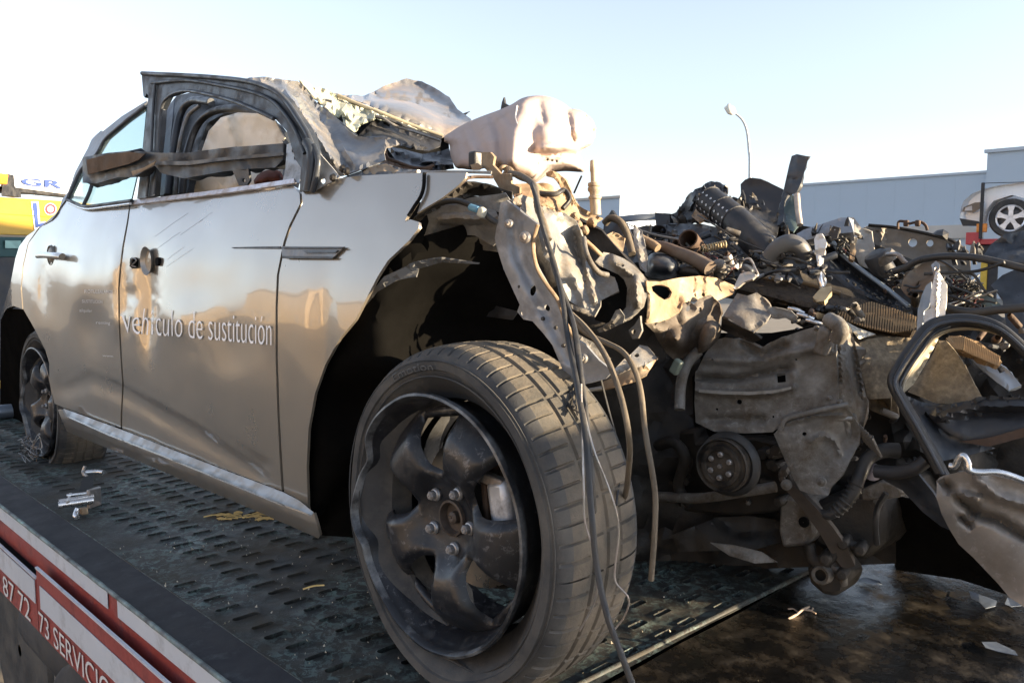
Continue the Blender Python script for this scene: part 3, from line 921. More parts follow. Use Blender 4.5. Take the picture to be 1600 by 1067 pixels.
RD = [(104, 314), (133, 323), (202, 321), (198.5, 345), (191, 385), (187, 416), (184.5, 451), (185, 500), (188, 558), (191, 601), (188.5, 649), (188.5, 668), (100, 637), (85, 630), (77, 594), (77, 568), (71, 547), (53, 512), (36.5, 483), (34, 450), (37, 415), (45, 380), (62, 357), (86, 336)]
rd = sheet('rear_door', RD, paint, car, thick=.012, step=6.0, amp=0, surf=BS, relief=(SCOOP, SCOOP2), angle=70)
QP = [(60, 356), (42, 369), (30, 385), (24, 404), (16, 445), (6, 478), (3, 492), (11, 482), (21, 478), (35, 483), (32.5, 450), (35.5, 415), (43.5, 380)]
sheet('rear_quarter_panel', QP, paint, car, thick=.02, step=5, amp=0, surf=BS, angle=70)
FN = [(471, 299), (478, 296), (500, 289), (530, 279), (560, 275), (620, 271.5), (664, 270), (662, 290), (657, 306), (648, 320), (634, 342), (633, 347), (641, 343), (654, 347), (655, 355), (640, 375), (622, 392), (606, 407), (590, 432), (572, 467), (555, 500), (530, 530), (508, 570), (492, 615), (482, 670), (479, 730), (481, 790), (482, 797), (462, 777), (444, 768), (441.5, 730), (437, 650), (434, 560), (434, 480), (436, 430), (443, 395), (447, 378), (456, 352), (473, 318)]
fen = sheet('front_fender', FN, paint, car, thick=.006, step=6.5, amp=0, surf=body_surf(.002), angle=70)
FT = [(667, 270), (729, 270), (727, 278), (716, 290), (690, 310), (663, 326), (652, 333), (660, 308), (665, 290)]
sheet('fender_tip', FT, paint, fen, thick=.004, step=6, amp=0, surf=body_surf(.004), angle=70)
# gaps behind the panels
sheet('panel_gap', [(185, 320), (205, 318), (205, 345), (198, 400), (200, 560), (200, 676), (180, 672), (178, 560), (178, 440)], void, car, thick=0, step=14, amp=0, surf=body_surf(.022))
sheet('panel_gap', [(455, 300), (490, 300), (470, 380), (450, 480), (450, 600), (455, 780), (430, 775), (420, 560), (420, 440), (432, 380)], void, car, thick=0, step=14, amp=0, surf=body_surf(.022))
# sill: bright strip and lower sill
def surf_z(fn):
    def f(px, py):
        y = 0.0
        for _ in range(8):
            p = Yp(px, py, y); y = .5 * y + .5 * fn(p.x, p.z)
        return y
    return f
ST = [(99, 638), (190, 671), (280, 706.5), (360, 737.5), (441, 767.5), (468, 782), (490, 800), (486, 806), (430, 785), (340, 748), (250, 711), (170, 680), (102, 650)]
sheet('sill_strip', ST, mat('sill_strip_paint', (.34, .33, .32), .42, .6, var=.08, dirt=(.3, .28, .24), dscale=14, damt=.4, coat=.2), car, thick=.004, step=6, amp=.0, freq=14, surf=surf_z(lambda x, z: -.012 + .95 * (z - .212)), angle=60)
SL = [(102, 650), (170, 680.5), (250, 711.5), (340, 748.5), (430, 785.5), (486, 806.5), (490, 801), (500, 836), (498, 841), (455, 822), (400, 798), (300, 756), (200, 713), (123, 682), (104, 673), (90, 640), (97, 640)]
sheet('sill', SL, paint, car, thick=.006, step=7, amp=.0008, freq=8, surf=surf_z(lambda x, z: -.010 + .55 * max(0, .222 - z)), angle=60)
# fender vent trim
vt = sheet('fender_vent', [(440, 385), (538, 385.5), (519, 404), (441, 403)], paint_torn, fen, thick=.003, step=6, amp=0, surf=body_surf(-.004), angle=30)
sheet('vent_line', [(441, 386), (536, 386.3), (534, 388.4), (441, 388.3)], plastic, fen, thick=.002, step=6, amp=0, surf=body_surf(-.0075))
sheet('vent_line', [(441, 400), (522, 401), (518, 404.4), (441, 403.6)], plastic, fen, thick=.002, step=6, amp=0, surf=body_surf(-.0075))
sheet('vent_slot', [(472, 391), (528, 391), (524, 395), (478, 395.5)], plastic_blue, fen, thick=.002, step=6, amp=0, surf=body_surf(-.007))
sheet('trim_line', [(362, 386.5), (400, 385.4), (438, 385), (438, 388.5), (400, 388), (362, 387.6)], plastic, fd, thick=.002, step=7, amp=0, surf=body_surf(-.0035))
# scratches raking down the front door
rng = random.Random(12)
for i in range(6):
    x0, y0 = rng.uniform(262, 345), rng.uniform(330, 420)
    L = rng.uniform(25, 75)
    P = []
    for k in range(8):
        qx, qy = x0 - L * k / 7 * (.72 + .03 * i), y0 + L * k / 7 * (.45 + .03 * i) + .04 * k * k + rng.uniform(-.4, .4)
        P.append(Yp(qx, qy, BS(qx, qy) - .0004))
    tube('scratch', P, .0002, mat('scratch_primer', (.16, .16, .17), .7) if i % 3 else mat('scratch_bare', (.6, .58, .55), .5), fd, 4, 2)
# rear door handle (a pull with its bowl) and the bare front handle hole
def on_body(px, py, off=0.0): return Yp(px, py, BS(px, py) + off)
vs, fs = lathe_data([(.001, .004), (.022, .003), (.030, -.002), (.034, .003), (.037, -.004)], on_body(79, 399, -.004), (0, -1, 0), 20)
rh = mk('door_handle', vs, fs, mat('handle_bowl', (.20, .19, .17), .45, .5), rd, 60)
tube('handle_pull', [on_body(60, 399, -.020), on_body(70, 398.5, -.026), on_body(86, 399.5, -.026), on_body(97, 401, -.020)], .0125, paint, rd, 12, 6, flat=.8)
bowl = mat('handle_hollow', (.34, .32, .29), .4, .6, var=.1)
vs, fs = lathe_data([(.040, .003), (.036, -.002), (.028, -.012), (.015, -.018), (.001, -.02)], on_body(229, 408, -.008), (0, -1, 0), 26)
hw = mk('door_handle', vs, fs, bowl, fd, 70)
for c, r in (((208, 411), .016), ((247, 409), .012)):
    vs, fs = lathe_data([(.001, .004), (r, .004), (r, -.01)], on_body(*c, -.006), (0, -1, 0), 7)
    mk('handle_hole', vs, fs, void, fd, 20)
tube('latch_wire', [on_body(203, 416, -.012), on_body(207, 404, -.014), on_body(213, 407, -.013), on_body(206, 415, -.013), on_body(212, 417, -.012)], .002, steel, fd, 6)
# decal lettering on the doors
def door_text(x0, x1, yb0, yb1, h0, h1, off=-.0028, jit=0):
    def f(u, v):
        t = u ** .88
        px = x0 + (x1 - x0) * t
        py = yb0 + (yb1 - yb0) * t - (h0 + (h1 - h0) * t) * v
        if jit: 
            k = max(0, 1 - u / .42)
            q = noise.noise_vector(Vector((px * .09, py * .05, 1)))
            px += jit * k * q.x; py += jit * k * q.y
        return Yp(px, py, BS(px, py) + off)
    return f
lettering('lettering', 'vehículo de sustitución', door_text(190, 424, 519, 540, 58, 70, jit=5), decal, fd, thin=-.012)
for i, (s, a, b, y, h) in enumerate((('ROTULBALAMOS', 132, 176, 458, 8), ('SUSTITUCION', 128, 160, 473, 7), ('alquiler', 124, 144, 487, 7), ('renting', 150, 172, 506, 7), ('www.', 160, 178, 557, 5))):
    lettering('small_lettering', s, door_text(a, b, y, y + 1, h, h), mat('decal_faded', (.60, .60, .62), .4, 0, var=.03), rd)

# greenhouse
GY = .075
def gy(px, py):
    y = .06
    for _ in range(8):
        p = Yp(px, py, y); y = .5 * y + .5 * (.05 + .42 * max(0, p.z - .92))
    return y
GL = [(105, 312), (128, 264), (151, 241), (166, 216), (229, 165), (222, 240), (205, 313), (134, 322)]
rw = sheet('rear_window', GL, glass, car, thick=.004, step=9, amp=0, surf=lambda px, py: gy(px, py) - .004)
def gl_tube(name, pts, r, m, par, off=-.008, n=8, flat=1.0):
    return tube(name, [Yp(x, y, gy(x, y) + off) for x, y in pts], r, m, par, n, flat=flat)
gl_tube('window_seal', [(105, 313), (128, 265), (151, 242), (166, 217), (198, 189), (229, 165)], .007, seal, rw)
gl_tube('window_seal', [(105, 312), (118, 318), (134, 323), (170, 319), (206, 314)], .006, seal, rw)
gl_tube('window_trim', [(108, 317), (133, 326.5), (170, 323), (204, 318.5)], .004, bright, rw)
gl_tube('window_divider', [(131, 321), (143, 292), (152, 243)], .007, seal, rw)
CP = [(60, 357), (81, 344), (90, 332), (97, 312), (106, 300), (118, 268), (130, 245), (137, 232), (143, 218), (150, 211), (158, 204), (160, 206), (190, 182), (229, 158), (229, 164), (197, 187), (165, 214.5), (149, 240), (126, 263), (102, 313), (86, 335)]
sheet('rear_pillar', CP, paint_torn, car, thick=.02, step=6, amp=.0008, freq=20, surf=lambda px, py: gy(px, py) + .003, seed=3)
# bent front door window frame
FR = [(221, 114), (232, 112), (285, 116), (330, 118), (384, 124), (420, 135), (446, 152), (470, 186), (486, 212), (493, 240), (489, 298), (468, 300), (470, 262), (462, 250), (455, 228), (448, 205), (428, 184), (400, 172), (360, 156), (306, 143), (283, 142), (262, 150), (252, 170), (250, 205), (245, 250), (241, 306), (214, 311), (222, 245), (228, 190), (232, 150), (229, 146), (226, 153), (224, 150)]
def fy(px, py):
    y = .04
    for _ in range(8):
        p = Yp(px, py, y); y = .5 * y + .5 * (.05 + .12 * max(0, p.z - .92))
    return y
wf = sheet('window_frame', FR, seal, fd, thick=.016, step=6, amp=.003, freq=14, surf=fy, seed=5, angle=45)
def fr_tube(name, pts, r, m, off=-.006, flat=1.0): return tube(name, [Yp(x, y, fy(x, y) + off) for x, y in pts], r, m, fd, 8, flat=flat)
fr_tube('frame_lip', [(222, 115), (285, 118), (330, 121), (384, 127), (420, 138), (444, 155), (468, 189), (483, 215), (489, 240), (485, 296)], .006, plastic_blue)
fr_tube('frame_lip', [(237, 130), (290, 126), (345, 134), (392, 144), (425, 158), (448, 182), (466, 212), (476, 240)], .0045, seal)
fr_tube('frame_lip', [(241, 304), (247, 240), (252, 172), (264, 151), (284, 143), (306, 144), (360, 157), (400, 173), (428, 186)], .0045, plastic_blue)
fr_tube('frame_lip', [(229, 308), (236, 240), (240, 160), (243, 128)], .004, plastic_blue)
fr_tube('door_seal', [(479, 222), (487, 240), (485, 270), (481, 298)], .011, seal, -.014)
fr_tube('door_seal', [(490, 228), (497, 250), (494, 275), (488, 300)], .007, seal, -.010)
# body aperture behind the frame: B pillar, roof edge, headlining
AP = [(245, 306), (252, 225), (258, 172), (276, 150), (306, 143), (370, 160), (430, 190), (452, 225), (462, 255), (455, 290), (441, 292), (444, 228), (436, 206), (418, 186), (382, 176), (350, 178), (325, 192), (312, 225), (300, 262), (292, 304), (270, 306)]
sheet('door_aperture', AP, seal, car, thick=.02, step=7, amp=.008, freq=13, surf=lambda px, py: gy(px, py) + .10, seed=8)
for pts, r, mm in (([(262, 306), (270, 240), (281, 180), (300, 158), (330, 160)], .012, plastic_blue), ([(284, 305), (290, 250), (306, 200), (330, 176), (368, 170), (415, 180)], .011, plastic), ([(274, 305), (279, 235), (292, 185), (312, 165)], .006, primer)):
    tube('pillar_trim', [Yp(x, y, gy(x, y) + .075) for x, y in pts], r, mm, car, 8)
sheet('pillar_panel', [(252, 215), (258, 172), (272, 156), (268, 200), (262, 260), (258, 305), (248, 306)], mat('pillar_blue_grey', (.10, .12, .15), .5, .2), car, thick=.004, step=7, amp=.004, surf=lambda px, py: gy(px, py) + .07)
sheet('curtain_airbag', [(297, 302), (312, 245), (326, 205), (345, 184), (372, 176), (405, 178), (430, 190), (444, 216), (444, 292), (380, 298)], cloth_grey, car, thick=.004, step=7, amp=.03, freq=7, surf=lambda px, py: .19 + .0003 * (py - 200), seed=2, angle=180)
sheet('seat_back', [(290, 304), (300, 260), (314, 215), (332, 196), (338, 240), (330, 302)], mat('seat_fabric', (.08, .065, .055), .9), car, thick=.03, step=8, amp=.01, surf=lambda px, py: .30)
pillow('red_trim', [(398, 290), (402, 274), (418, 266), (438, 268), (442, 290)], .20, .05, mat('torn_red_cloth', (.10, .025, .018), .8), car, amp=.02)
# broken trim beam hanging across the window
TB = [(129, 246), (169, 239), (204, 236), (229, 238), (252, 239), (293, 239), (344, 232), (443, 224), (442, 250), (430, 262), (391, 264), (350, 268), (287, 279), (252, 271), (242, 259), (207, 277), (185, 277), (150, 287), (129, 286)]
by = lambda px, py: .015 + .0004 * max(0, px - 230) - .0004 * max(0, 230 - px)
tb_ = sheet('broken_trim_beam', TB, seal, car, thick=.035, step=6, amp=.008, freq=12, surf=by, seed=4)
sheet('brown_backing', [(135, 250), (170, 241), (204, 238), (226, 241), (216, 250), (200, 257), (180, 262), (137, 273)], mat('fibre_board_brown', (.10, .062, .036), .85, 0, var=.35, scale=20), tb_, thick=.004, step=5, amp=.004, surf=lambda px, py: by(px, py) - .012)
sheet('torn_strip', [(205, 268), (225, 262), (243, 252), (240, 258), (222, 268), (207, 274)], tan_metal, tb_, thick=.003, step=5, amp=.004, surf=lambda px, py: by(px, py) - .018)
sheet('bracket_tab', [(363, 266), (388, 263), (390, 282), (385, 291), (373, 290), (368, 278)], seal, tb_, thick=.006, step=5, amp=.002, surf=lambda px, py: by(px, py) + .0, holes=[ell(381, 282, 3, 3)])
sheet('beam_ridge', [(232, 252), (295, 252), (350, 246), (443, 238), (443, 243), (350, 251), (295, 258), (234, 258)], plastic_blue, tb_, thick=.008, step=6, amp=.002, surf=lambda px, py: by(px, py) - .010)
# bright waist strip
WS = [(203, 313), (250, 308), (330, 298), (400, 288), (459, 279), (460, 286), (400, 295), (330, 304.5), (250, 314.5), (203, 320)]
sheet('waist_strip', WS, mat('anodised_strip', (.55, .53, .56), .35, .5, var=.12, scale=20, dirt=(.33, .28, .25), dscale=18, damt=.35), car, thick=.006, step=6, amp=.002, freq=20, surf=body_surf(-.008, .3))
# A pillar and crushed roof edge
APIL = [(380, 123, .16), (410, 120, .2), (440, 124, .26), (466, 127, .32), (474, 134, .34), (482, 146, .34), (500, 166, .36), (520, 180, .30), (545, 205, .25), (558, 213, .24), (578, 216, .23), (600, 213, .24), (618, 219, .25), (624, 226, .25), (604, 230, .22), (600, 240, .20), (602, 250, .17), (588, 257, .16), (568, 264, .12), (545, 271, .10), (531, 276, .09), (515, 262, .09), (497, 234, .10), (484, 208, .12), (470, 186, .13), (452, 163, .14), (430, 145, .15), (405, 131, .16)]
sheet('crushed_pillar', APIL, paint_torn, car, thick=.003, step=5, amp=.013, freq=8, seed=6, jag=.6, relief=((((500, 190), (545, 262)), 12, .03), (((440, 130), (520, 250)), 8, -.02)), angle=22)
sheet('pillar_fold', [(566, 214, .33), (600, 212.5, .36), (626, 222, .36), (627, 228, .36), (610, 227, .35), (602, 232, .33), (590, 226, .33)], paint_torn, car, thick=.003, step=5, amp=.01, seed=9)
sheet('mirror_base', [(496, 236, .07), (531, 276, .07), (522, 283, .06), (505, 291, .055), (490, 299, .05), (492, 268, .06)], mat('mirror_base_zinc', (.40, .41, .42), .5, .4, dirt=(.16, .14, .12), dscale=18, damt=.45), car, thick=.003, step=5, amp=.004, freq=18, holes=[ell(505, 283, 3.5, 4.5)])
sheet('inner_frame_plate', [(448, 226, .10), (458, 222, .10), (466, 240, .10), (472, 262, .09), (468, 286, .07), (440, 292, .07), (446, 262, .09)], mat('frame_plate_grey', (.36, .38, .40), .5, .4, dirt=(.12, .12, .12), dscale=16, damt=.4), car, thick=.003, step=5, amp=.003, holes=[ell(459, 233, 3, 6, 20), ell(462, 246, 2.4, 4.5, 20)])
for p in ((536, 264), (543, 268), (521, 278)):
    vs, fs = lathe_data([(.001, .008), (.006, .006), (.009, 0)], Yp(*p, .06), (0, -1, 0), 10); mk('screw', vs, fs, dark_iron, car)
# crushed roof skin, shattered windscreen and the dark cabin mouth
RF = [(520, 147, .75), (570, 150, 1.0), (585, 143, 1.15), (606, 132, 1.35), (634, 123, 1.5), (660, 127, 1.55), (680, 138, 1.5), (702, 152, 1.4), (714, 170, 1.3), (736, 187, 1.15), (730, 201, .95), (690, 214, .80), (660, 199, .74), (610, 178, .66), (560, 158, .60), (530, 149, .60)]
roofm = mat('roof_silver_paint', (.17, .162, .155), .5, .3, var=.10, scale=4, bump=.12, bscale=60, dirt=(.30, .22, .16), dscale=3, damt=.35, coat=.5)
sheet('crushed_roof', RF, roofm, car, thick=.003, step=6, amp=.06, soft=True, freq=2.6, seed=11, jag=.8, angle=60)
sheet('roof_shard', [(722, 178, 1.3), (734, 174, 1.3), (726, 180, 1.3), (736, 187, 1.2), (720, 186, 1.25)], paint_torn, car, thick=.003, step=5, amp=.004)
WSG = [(470, 127, .34), (476, 126, .36), (492, 138, .42), (503, 137, .46), (518, 143, .52), (544, 160, .56), (570, 170, .58), (600, 181, .62), (640, 196, .68), (672, 210, .72), (650, 204, .66), (620, 192, .6), (588, 183, .54), (577, 190, .5), (568, 192, .48), (556, 205, .44), (548, 208, .42), (536, 195, .42), (534, 180, .44), (524, 186, .42), (516, 178, .4), (508, 166, .39), (496, 158, .38), (482, 142, .36)]
sheet('windscreen', WSG, frost, car, thick=.005, step=5, amp=.03, freq=16, seed=13, jag=1.2, angle=20)
tube('windscreen_edge', [Yp(*p) for p in ((528, 149, .54), (560, 163, .57), (600, 178, .61), (650, 198, .68), (692, 213, .74))], .0055, mat('screen_edge_tan', (.36, .31, .22), .6), car, 8)
tube('windscreen_edge', [Yp(*p) for p in ((586, 182, .53), (615, 190, .58), (650, 205, .64), (690, 217, .70))], .005, plastic, car, 8)
tube('screen_moulding', [Yp(*p) for p in ((600, 186, .5), (620, 198, .52), (650, 207, .58), (688, 220, .64))], .004, primer, car, 8)
tube('broken_wiper', [Yp(*p) for p in ((498, 163, .40), (506, 158, .42), (518, 160, .44))], .006, plastic, car, 6)
tube('pillar_crack', [Yp(*p) for p in ((505, 172, .38), (528, 192, .38), (556, 215, .36))], .008, seal, car, 6)
sheet('cabin_shade_sheet', [(530, 150, 1.2), (600, 178, 1.0), (700, 205, .95), (704, 262, .8), (600, 262, .6), (548, 210, .62), (500, 170, .6)], void, car, thick=0, step=12, amp=0)  # black sheet put in for the shade inside the cabin
CAB = [(588, 184, .60), (640, 203, .72), (690, 219, .80), (688, 228, .78), (670, 236, .7), (650, 234, .62), (618, 226, .5), (585, 219, .46), (560, 212, .46)]
sheet('cabin_gap_shade', CAB, plastic, car, thick=.004, step=7, amp=.03, freq=8, seed=14)  # dark sheet over the roof gap, shade put into its colour
sheet('dashboard', [(603, 229, .40), (625, 232, .42), (660, 241, .5), (690, 236, .58), (702, 232, .62), (710, 264, .5), (690, 266, .46), (650, 263, .40), (618, 250, .34)], plastic_blue, car, thick=.02, step=6, amp=.010, freq=9, seed=15, relief=((((612, 232), (660, 250), (706, 258)), 6, -.03), (((620, 246), (660, 258), (700, 264)), 5, .02)))
tube('dashboard_edge', [Yp(*p) for p in ((602, 236, .28), (606, 247, .28), (622, 254, .28), (645, 262, .29), (664, 263, .30), (677, 259, .32))], .004, rust, car, 8)
sheet('rusty_flange', [(600, 236, .27), (604, 250, .25), (626, 259, .25), (652, 266, .27), (676, 262, .3), (676, 265, .3), (640, 269, .26), (610, 266, .22), (600, 254, .22)], rust, car, thick=.003, step=5, amp=.006, seed=16)
sheet('cowl_gap', [(528, 281, .10), (545, 274, .11), (600, 254, .2), (630, 264, .2), (670, 266, .2), (665, 274, .1), (600, 276, .09), (540, 282, .08)], plastic, car, thick=.003, step=7, amp=.004)
sheet('cowl_board', [(567, 265, .14), (590, 258, .15), (604, 256, .16), (622, 266, .14), (620, 272, .12), (568, 275, .11)], mat('tan_insulation', (.24, .18, .12), .9), car, thick=.004, step=5, amp=.003)
tube('cowl_strip', [Yp(*p) for p in ((620, 270, .09), (680, 269, .10), (730, 269, .12), (768, 270, .14))], .0036, primer, car, 8, flat=.6)
vs, fs = lathe_data([(.005, 0), (.005, .012)], Yp(648, 271, .085), (1, 0, .1), 12, True); mk('strip_clip', vs, fs, primer, car)
tube('fender_crack', [Yp(x, y, BS(x, y) - .002) for x, y in ((663, 271), (662, 292), (657, 308), (648, 322), (638, 338))], .0035, void, fen, 6)
# front airbag hanging out over the bulkhead
AB = [(694, 214, .62), (705, 206, .60), (720, 197, .58), (738, 188, .56), (758, 180, .56), (780, 172, .58), (800, 163, .62), (815, 154, .66), (833, 150, .70), (856, 151, .74), (878, 160, .78), (892, 170, .80), (905, 172, .82), (918, 180, .86), (928, 192, .90), (929, 210, .90), (924, 226, .88), (914, 232, .84), (905, 240, .80), (916, 262, .78), (912, 269, .76), (880, 268, .7), (858, 272, .66), (836, 286, .6), (812, 282, .52), (790, 268, .46), (768, 262, .42), (742, 266, .40), (722, 264, .42), (712, 262, .44), (704, 244, .50), (702, 226, .56), (694, 222, .6)]
ab = pillow('airbag', AB, .6, .17, cloth, car, step=4.2, amp=.011, freq=6, fold=(1, 1, .6), seed=21, back=.5, power=.5, ctrl=((866, 205, 60, .07), (835, 265, 26, .03)), lines=((((816, 158), (807, 200), (803, 250)), 34, .055), (((846, 246), (880, 242), (914, 248)), 10, -.07), (((846, 232), (880, 228), (908, 232)), 12, .035), (((736, 198), (752, 230), (758, 262)), 13, -.018), (((768, 184), (782, 215), (784, 262)), 11, -.022), (((880, 162), (890, 190), (894, 222)), 9, -.035), (((720, 205), (728, 240)), 9, -.014), (((786, 176), (800, 195)), 7, -.014), (((842, 160), (850, 190)), 8, -.014)))
tube('airbag_seam', [Yp(*p) for p in ((808, 166, .50), (806, 186, .44), (812, 206, .41), (806, 226, .40), (802, 244, .40))], .002, cloth_grey, ab, 5)
for x in (0, 6, 12):
    tube('stitch', [Yp(855 + x * 1.2, 250 + x * .2, .50), Yp(857 + x * 1.2, 249 + x * .2, .50)], .003, dark_iron, ab, 5)
sheet('airbag_ruff', [(893, 170, .80), (906, 172, .80), (922, 184, .82), (930, 198, .84), (930, 214, .84), (922, 226, .82), (904, 226, .76), (900, 205, .72), (902, 188, .74)], cloth, ab, thick=.004, step=4, amp=.035, freq=20, seed=22, angle=180)
sheet('mirror_fin', [(782, 172, .75), (784, 160, .75), (787, 152, .75), (789, 162, .75), (796, 166, .75), (790, 172, .75)], plastic, car, thick=.006, step=5, amp=0)

# wheel arch
sheet('wheel_liner', [(484, 835, .04), (470, 720, .03), (486, 610, .03), (520, 540, .03), (566, 470, .03), (600, 410, .04), (650, 372, .09), (720, 352, .16), (790, 340, .26), (800, 420, .30), (840, 500, .34), (880, 560, .36), (880, 700, .36), (700, 860, .34), (560, 840, .22)], liner, car, thick=.004, step=14, amp=.006, freq=5, seed=31, relief=((((560, 640),), 90, .05), (((680, 500),), 110, .06), (((600, 780),), 90, .05)))
sheet('liner_edge', [(572, 466, .025), (600, 432, .03), (640, 414, .05), (660, 406, .07), (690, 404, .09), (748, 411, .12), (748, 413, .12), (690, 410, .10), (655, 420, .07), (650, 432, .06), (620, 438, .045), (590, 456, .035), (566, 484, .028)], mat('liner_highlight_grey', (.085, .085, .085), .75, 0, var=.3), car, thick=.004, step=6, amp=.008, freq=12, seed=32)  # torn liner flap; its grey paints the highlight along the edge
sheet('arch_shade_sheet', [(450, 860, .60), (480, 380, .55), (700, 300, .62), (900, 330, .72), (930, 560, .72), (930, 760, .72), (900, 900, .70), (700, 930, .64)], void, car, thick=0, step=30, amp=.02)  # black sheet standing in for shade deep in the arch
sheet('liner_fold', [(640, 486, .28), (720, 470, .30), (760, 474, .30), (808, 486, .31), (800, 500, .3), (740, 492, .29), (716, 500, .28)], plastic, car, thick=.004, step=7, amp=.02, seed=33)
sheet('inner_wing', [(666, 331, .13), (690, 322, .14), (740, 318, .16), (775, 330, .18), (782, 352, .18), (784, 372, .19), (770, 384, .19), (742, 368, .18), (712, 366, .17), (690, 372, .15), (664, 390, .13), (640, 396, .12), (626, 394, .11), (630, 388, .11), (650, 384, .12), (664, 366, .13), (670, 346, .13)], primer, car, thick=.003, step=6, amp=.010, freq=9, seed=34, relief=((((690, 342), (780, 340)), 12, -.02),))
sheet('inner_wing_face', [(680, 322, .16), (740, 308, .18), (790, 302, .2), (800, 318, .22), (782, 332, .2), (740, 324, .18), (700, 326, .16)], primer, car, thick=.003, step=6, amp=.008, seed=35)
sheet('inner_wing_strut', [(735, 372, .2), (775, 374, .22), (786, 384, .24), (792, 396, .25), (764, 392, .24), (732, 388, .22)], primer, car, thick=.003, step=6, amp=.01, seed=36)
tube('wing_cable', [Yp(*p) for p in ((655, 336, .11), (680, 320, .12), (712, 314, .13), (738, 322, .13), (752, 327, .13), (764, 340, .13), (776, 348, .14))], .0055, hose_m, car, 8)
tube('cable_plug', [Yp(735, 324, .118), Yp(748, 328, .118)], .0065, mat('blue_tape', (.12, .28, .42), .5), car, 8)
box('connector', Yp(753, 332, .118), (.014, .014, .018), mat('pale_connector', (.42, .42, .36), .5), car, Quaternion((0, 1, 0), .5))
sheet('upper_rail', [(640, 346, .10), (660, 330, .11), (700, 305, .14), (729, 284, .16), (760, 288, .2), (800, 300, .24), (800, 312, .24), (740, 306, .2), (700, 318, .15), (664, 338, .12), (650, 352, .11)], dark_iron, car, thick=.004, step=6, amp=.012, freq=9, seed=37)
tube('rail_edge', [Yp(*p) for p in ((716, 291, .10), (728, 280, .11), (740, 277, .13), (770, 277, .16))], .0035, rust, car, 6)

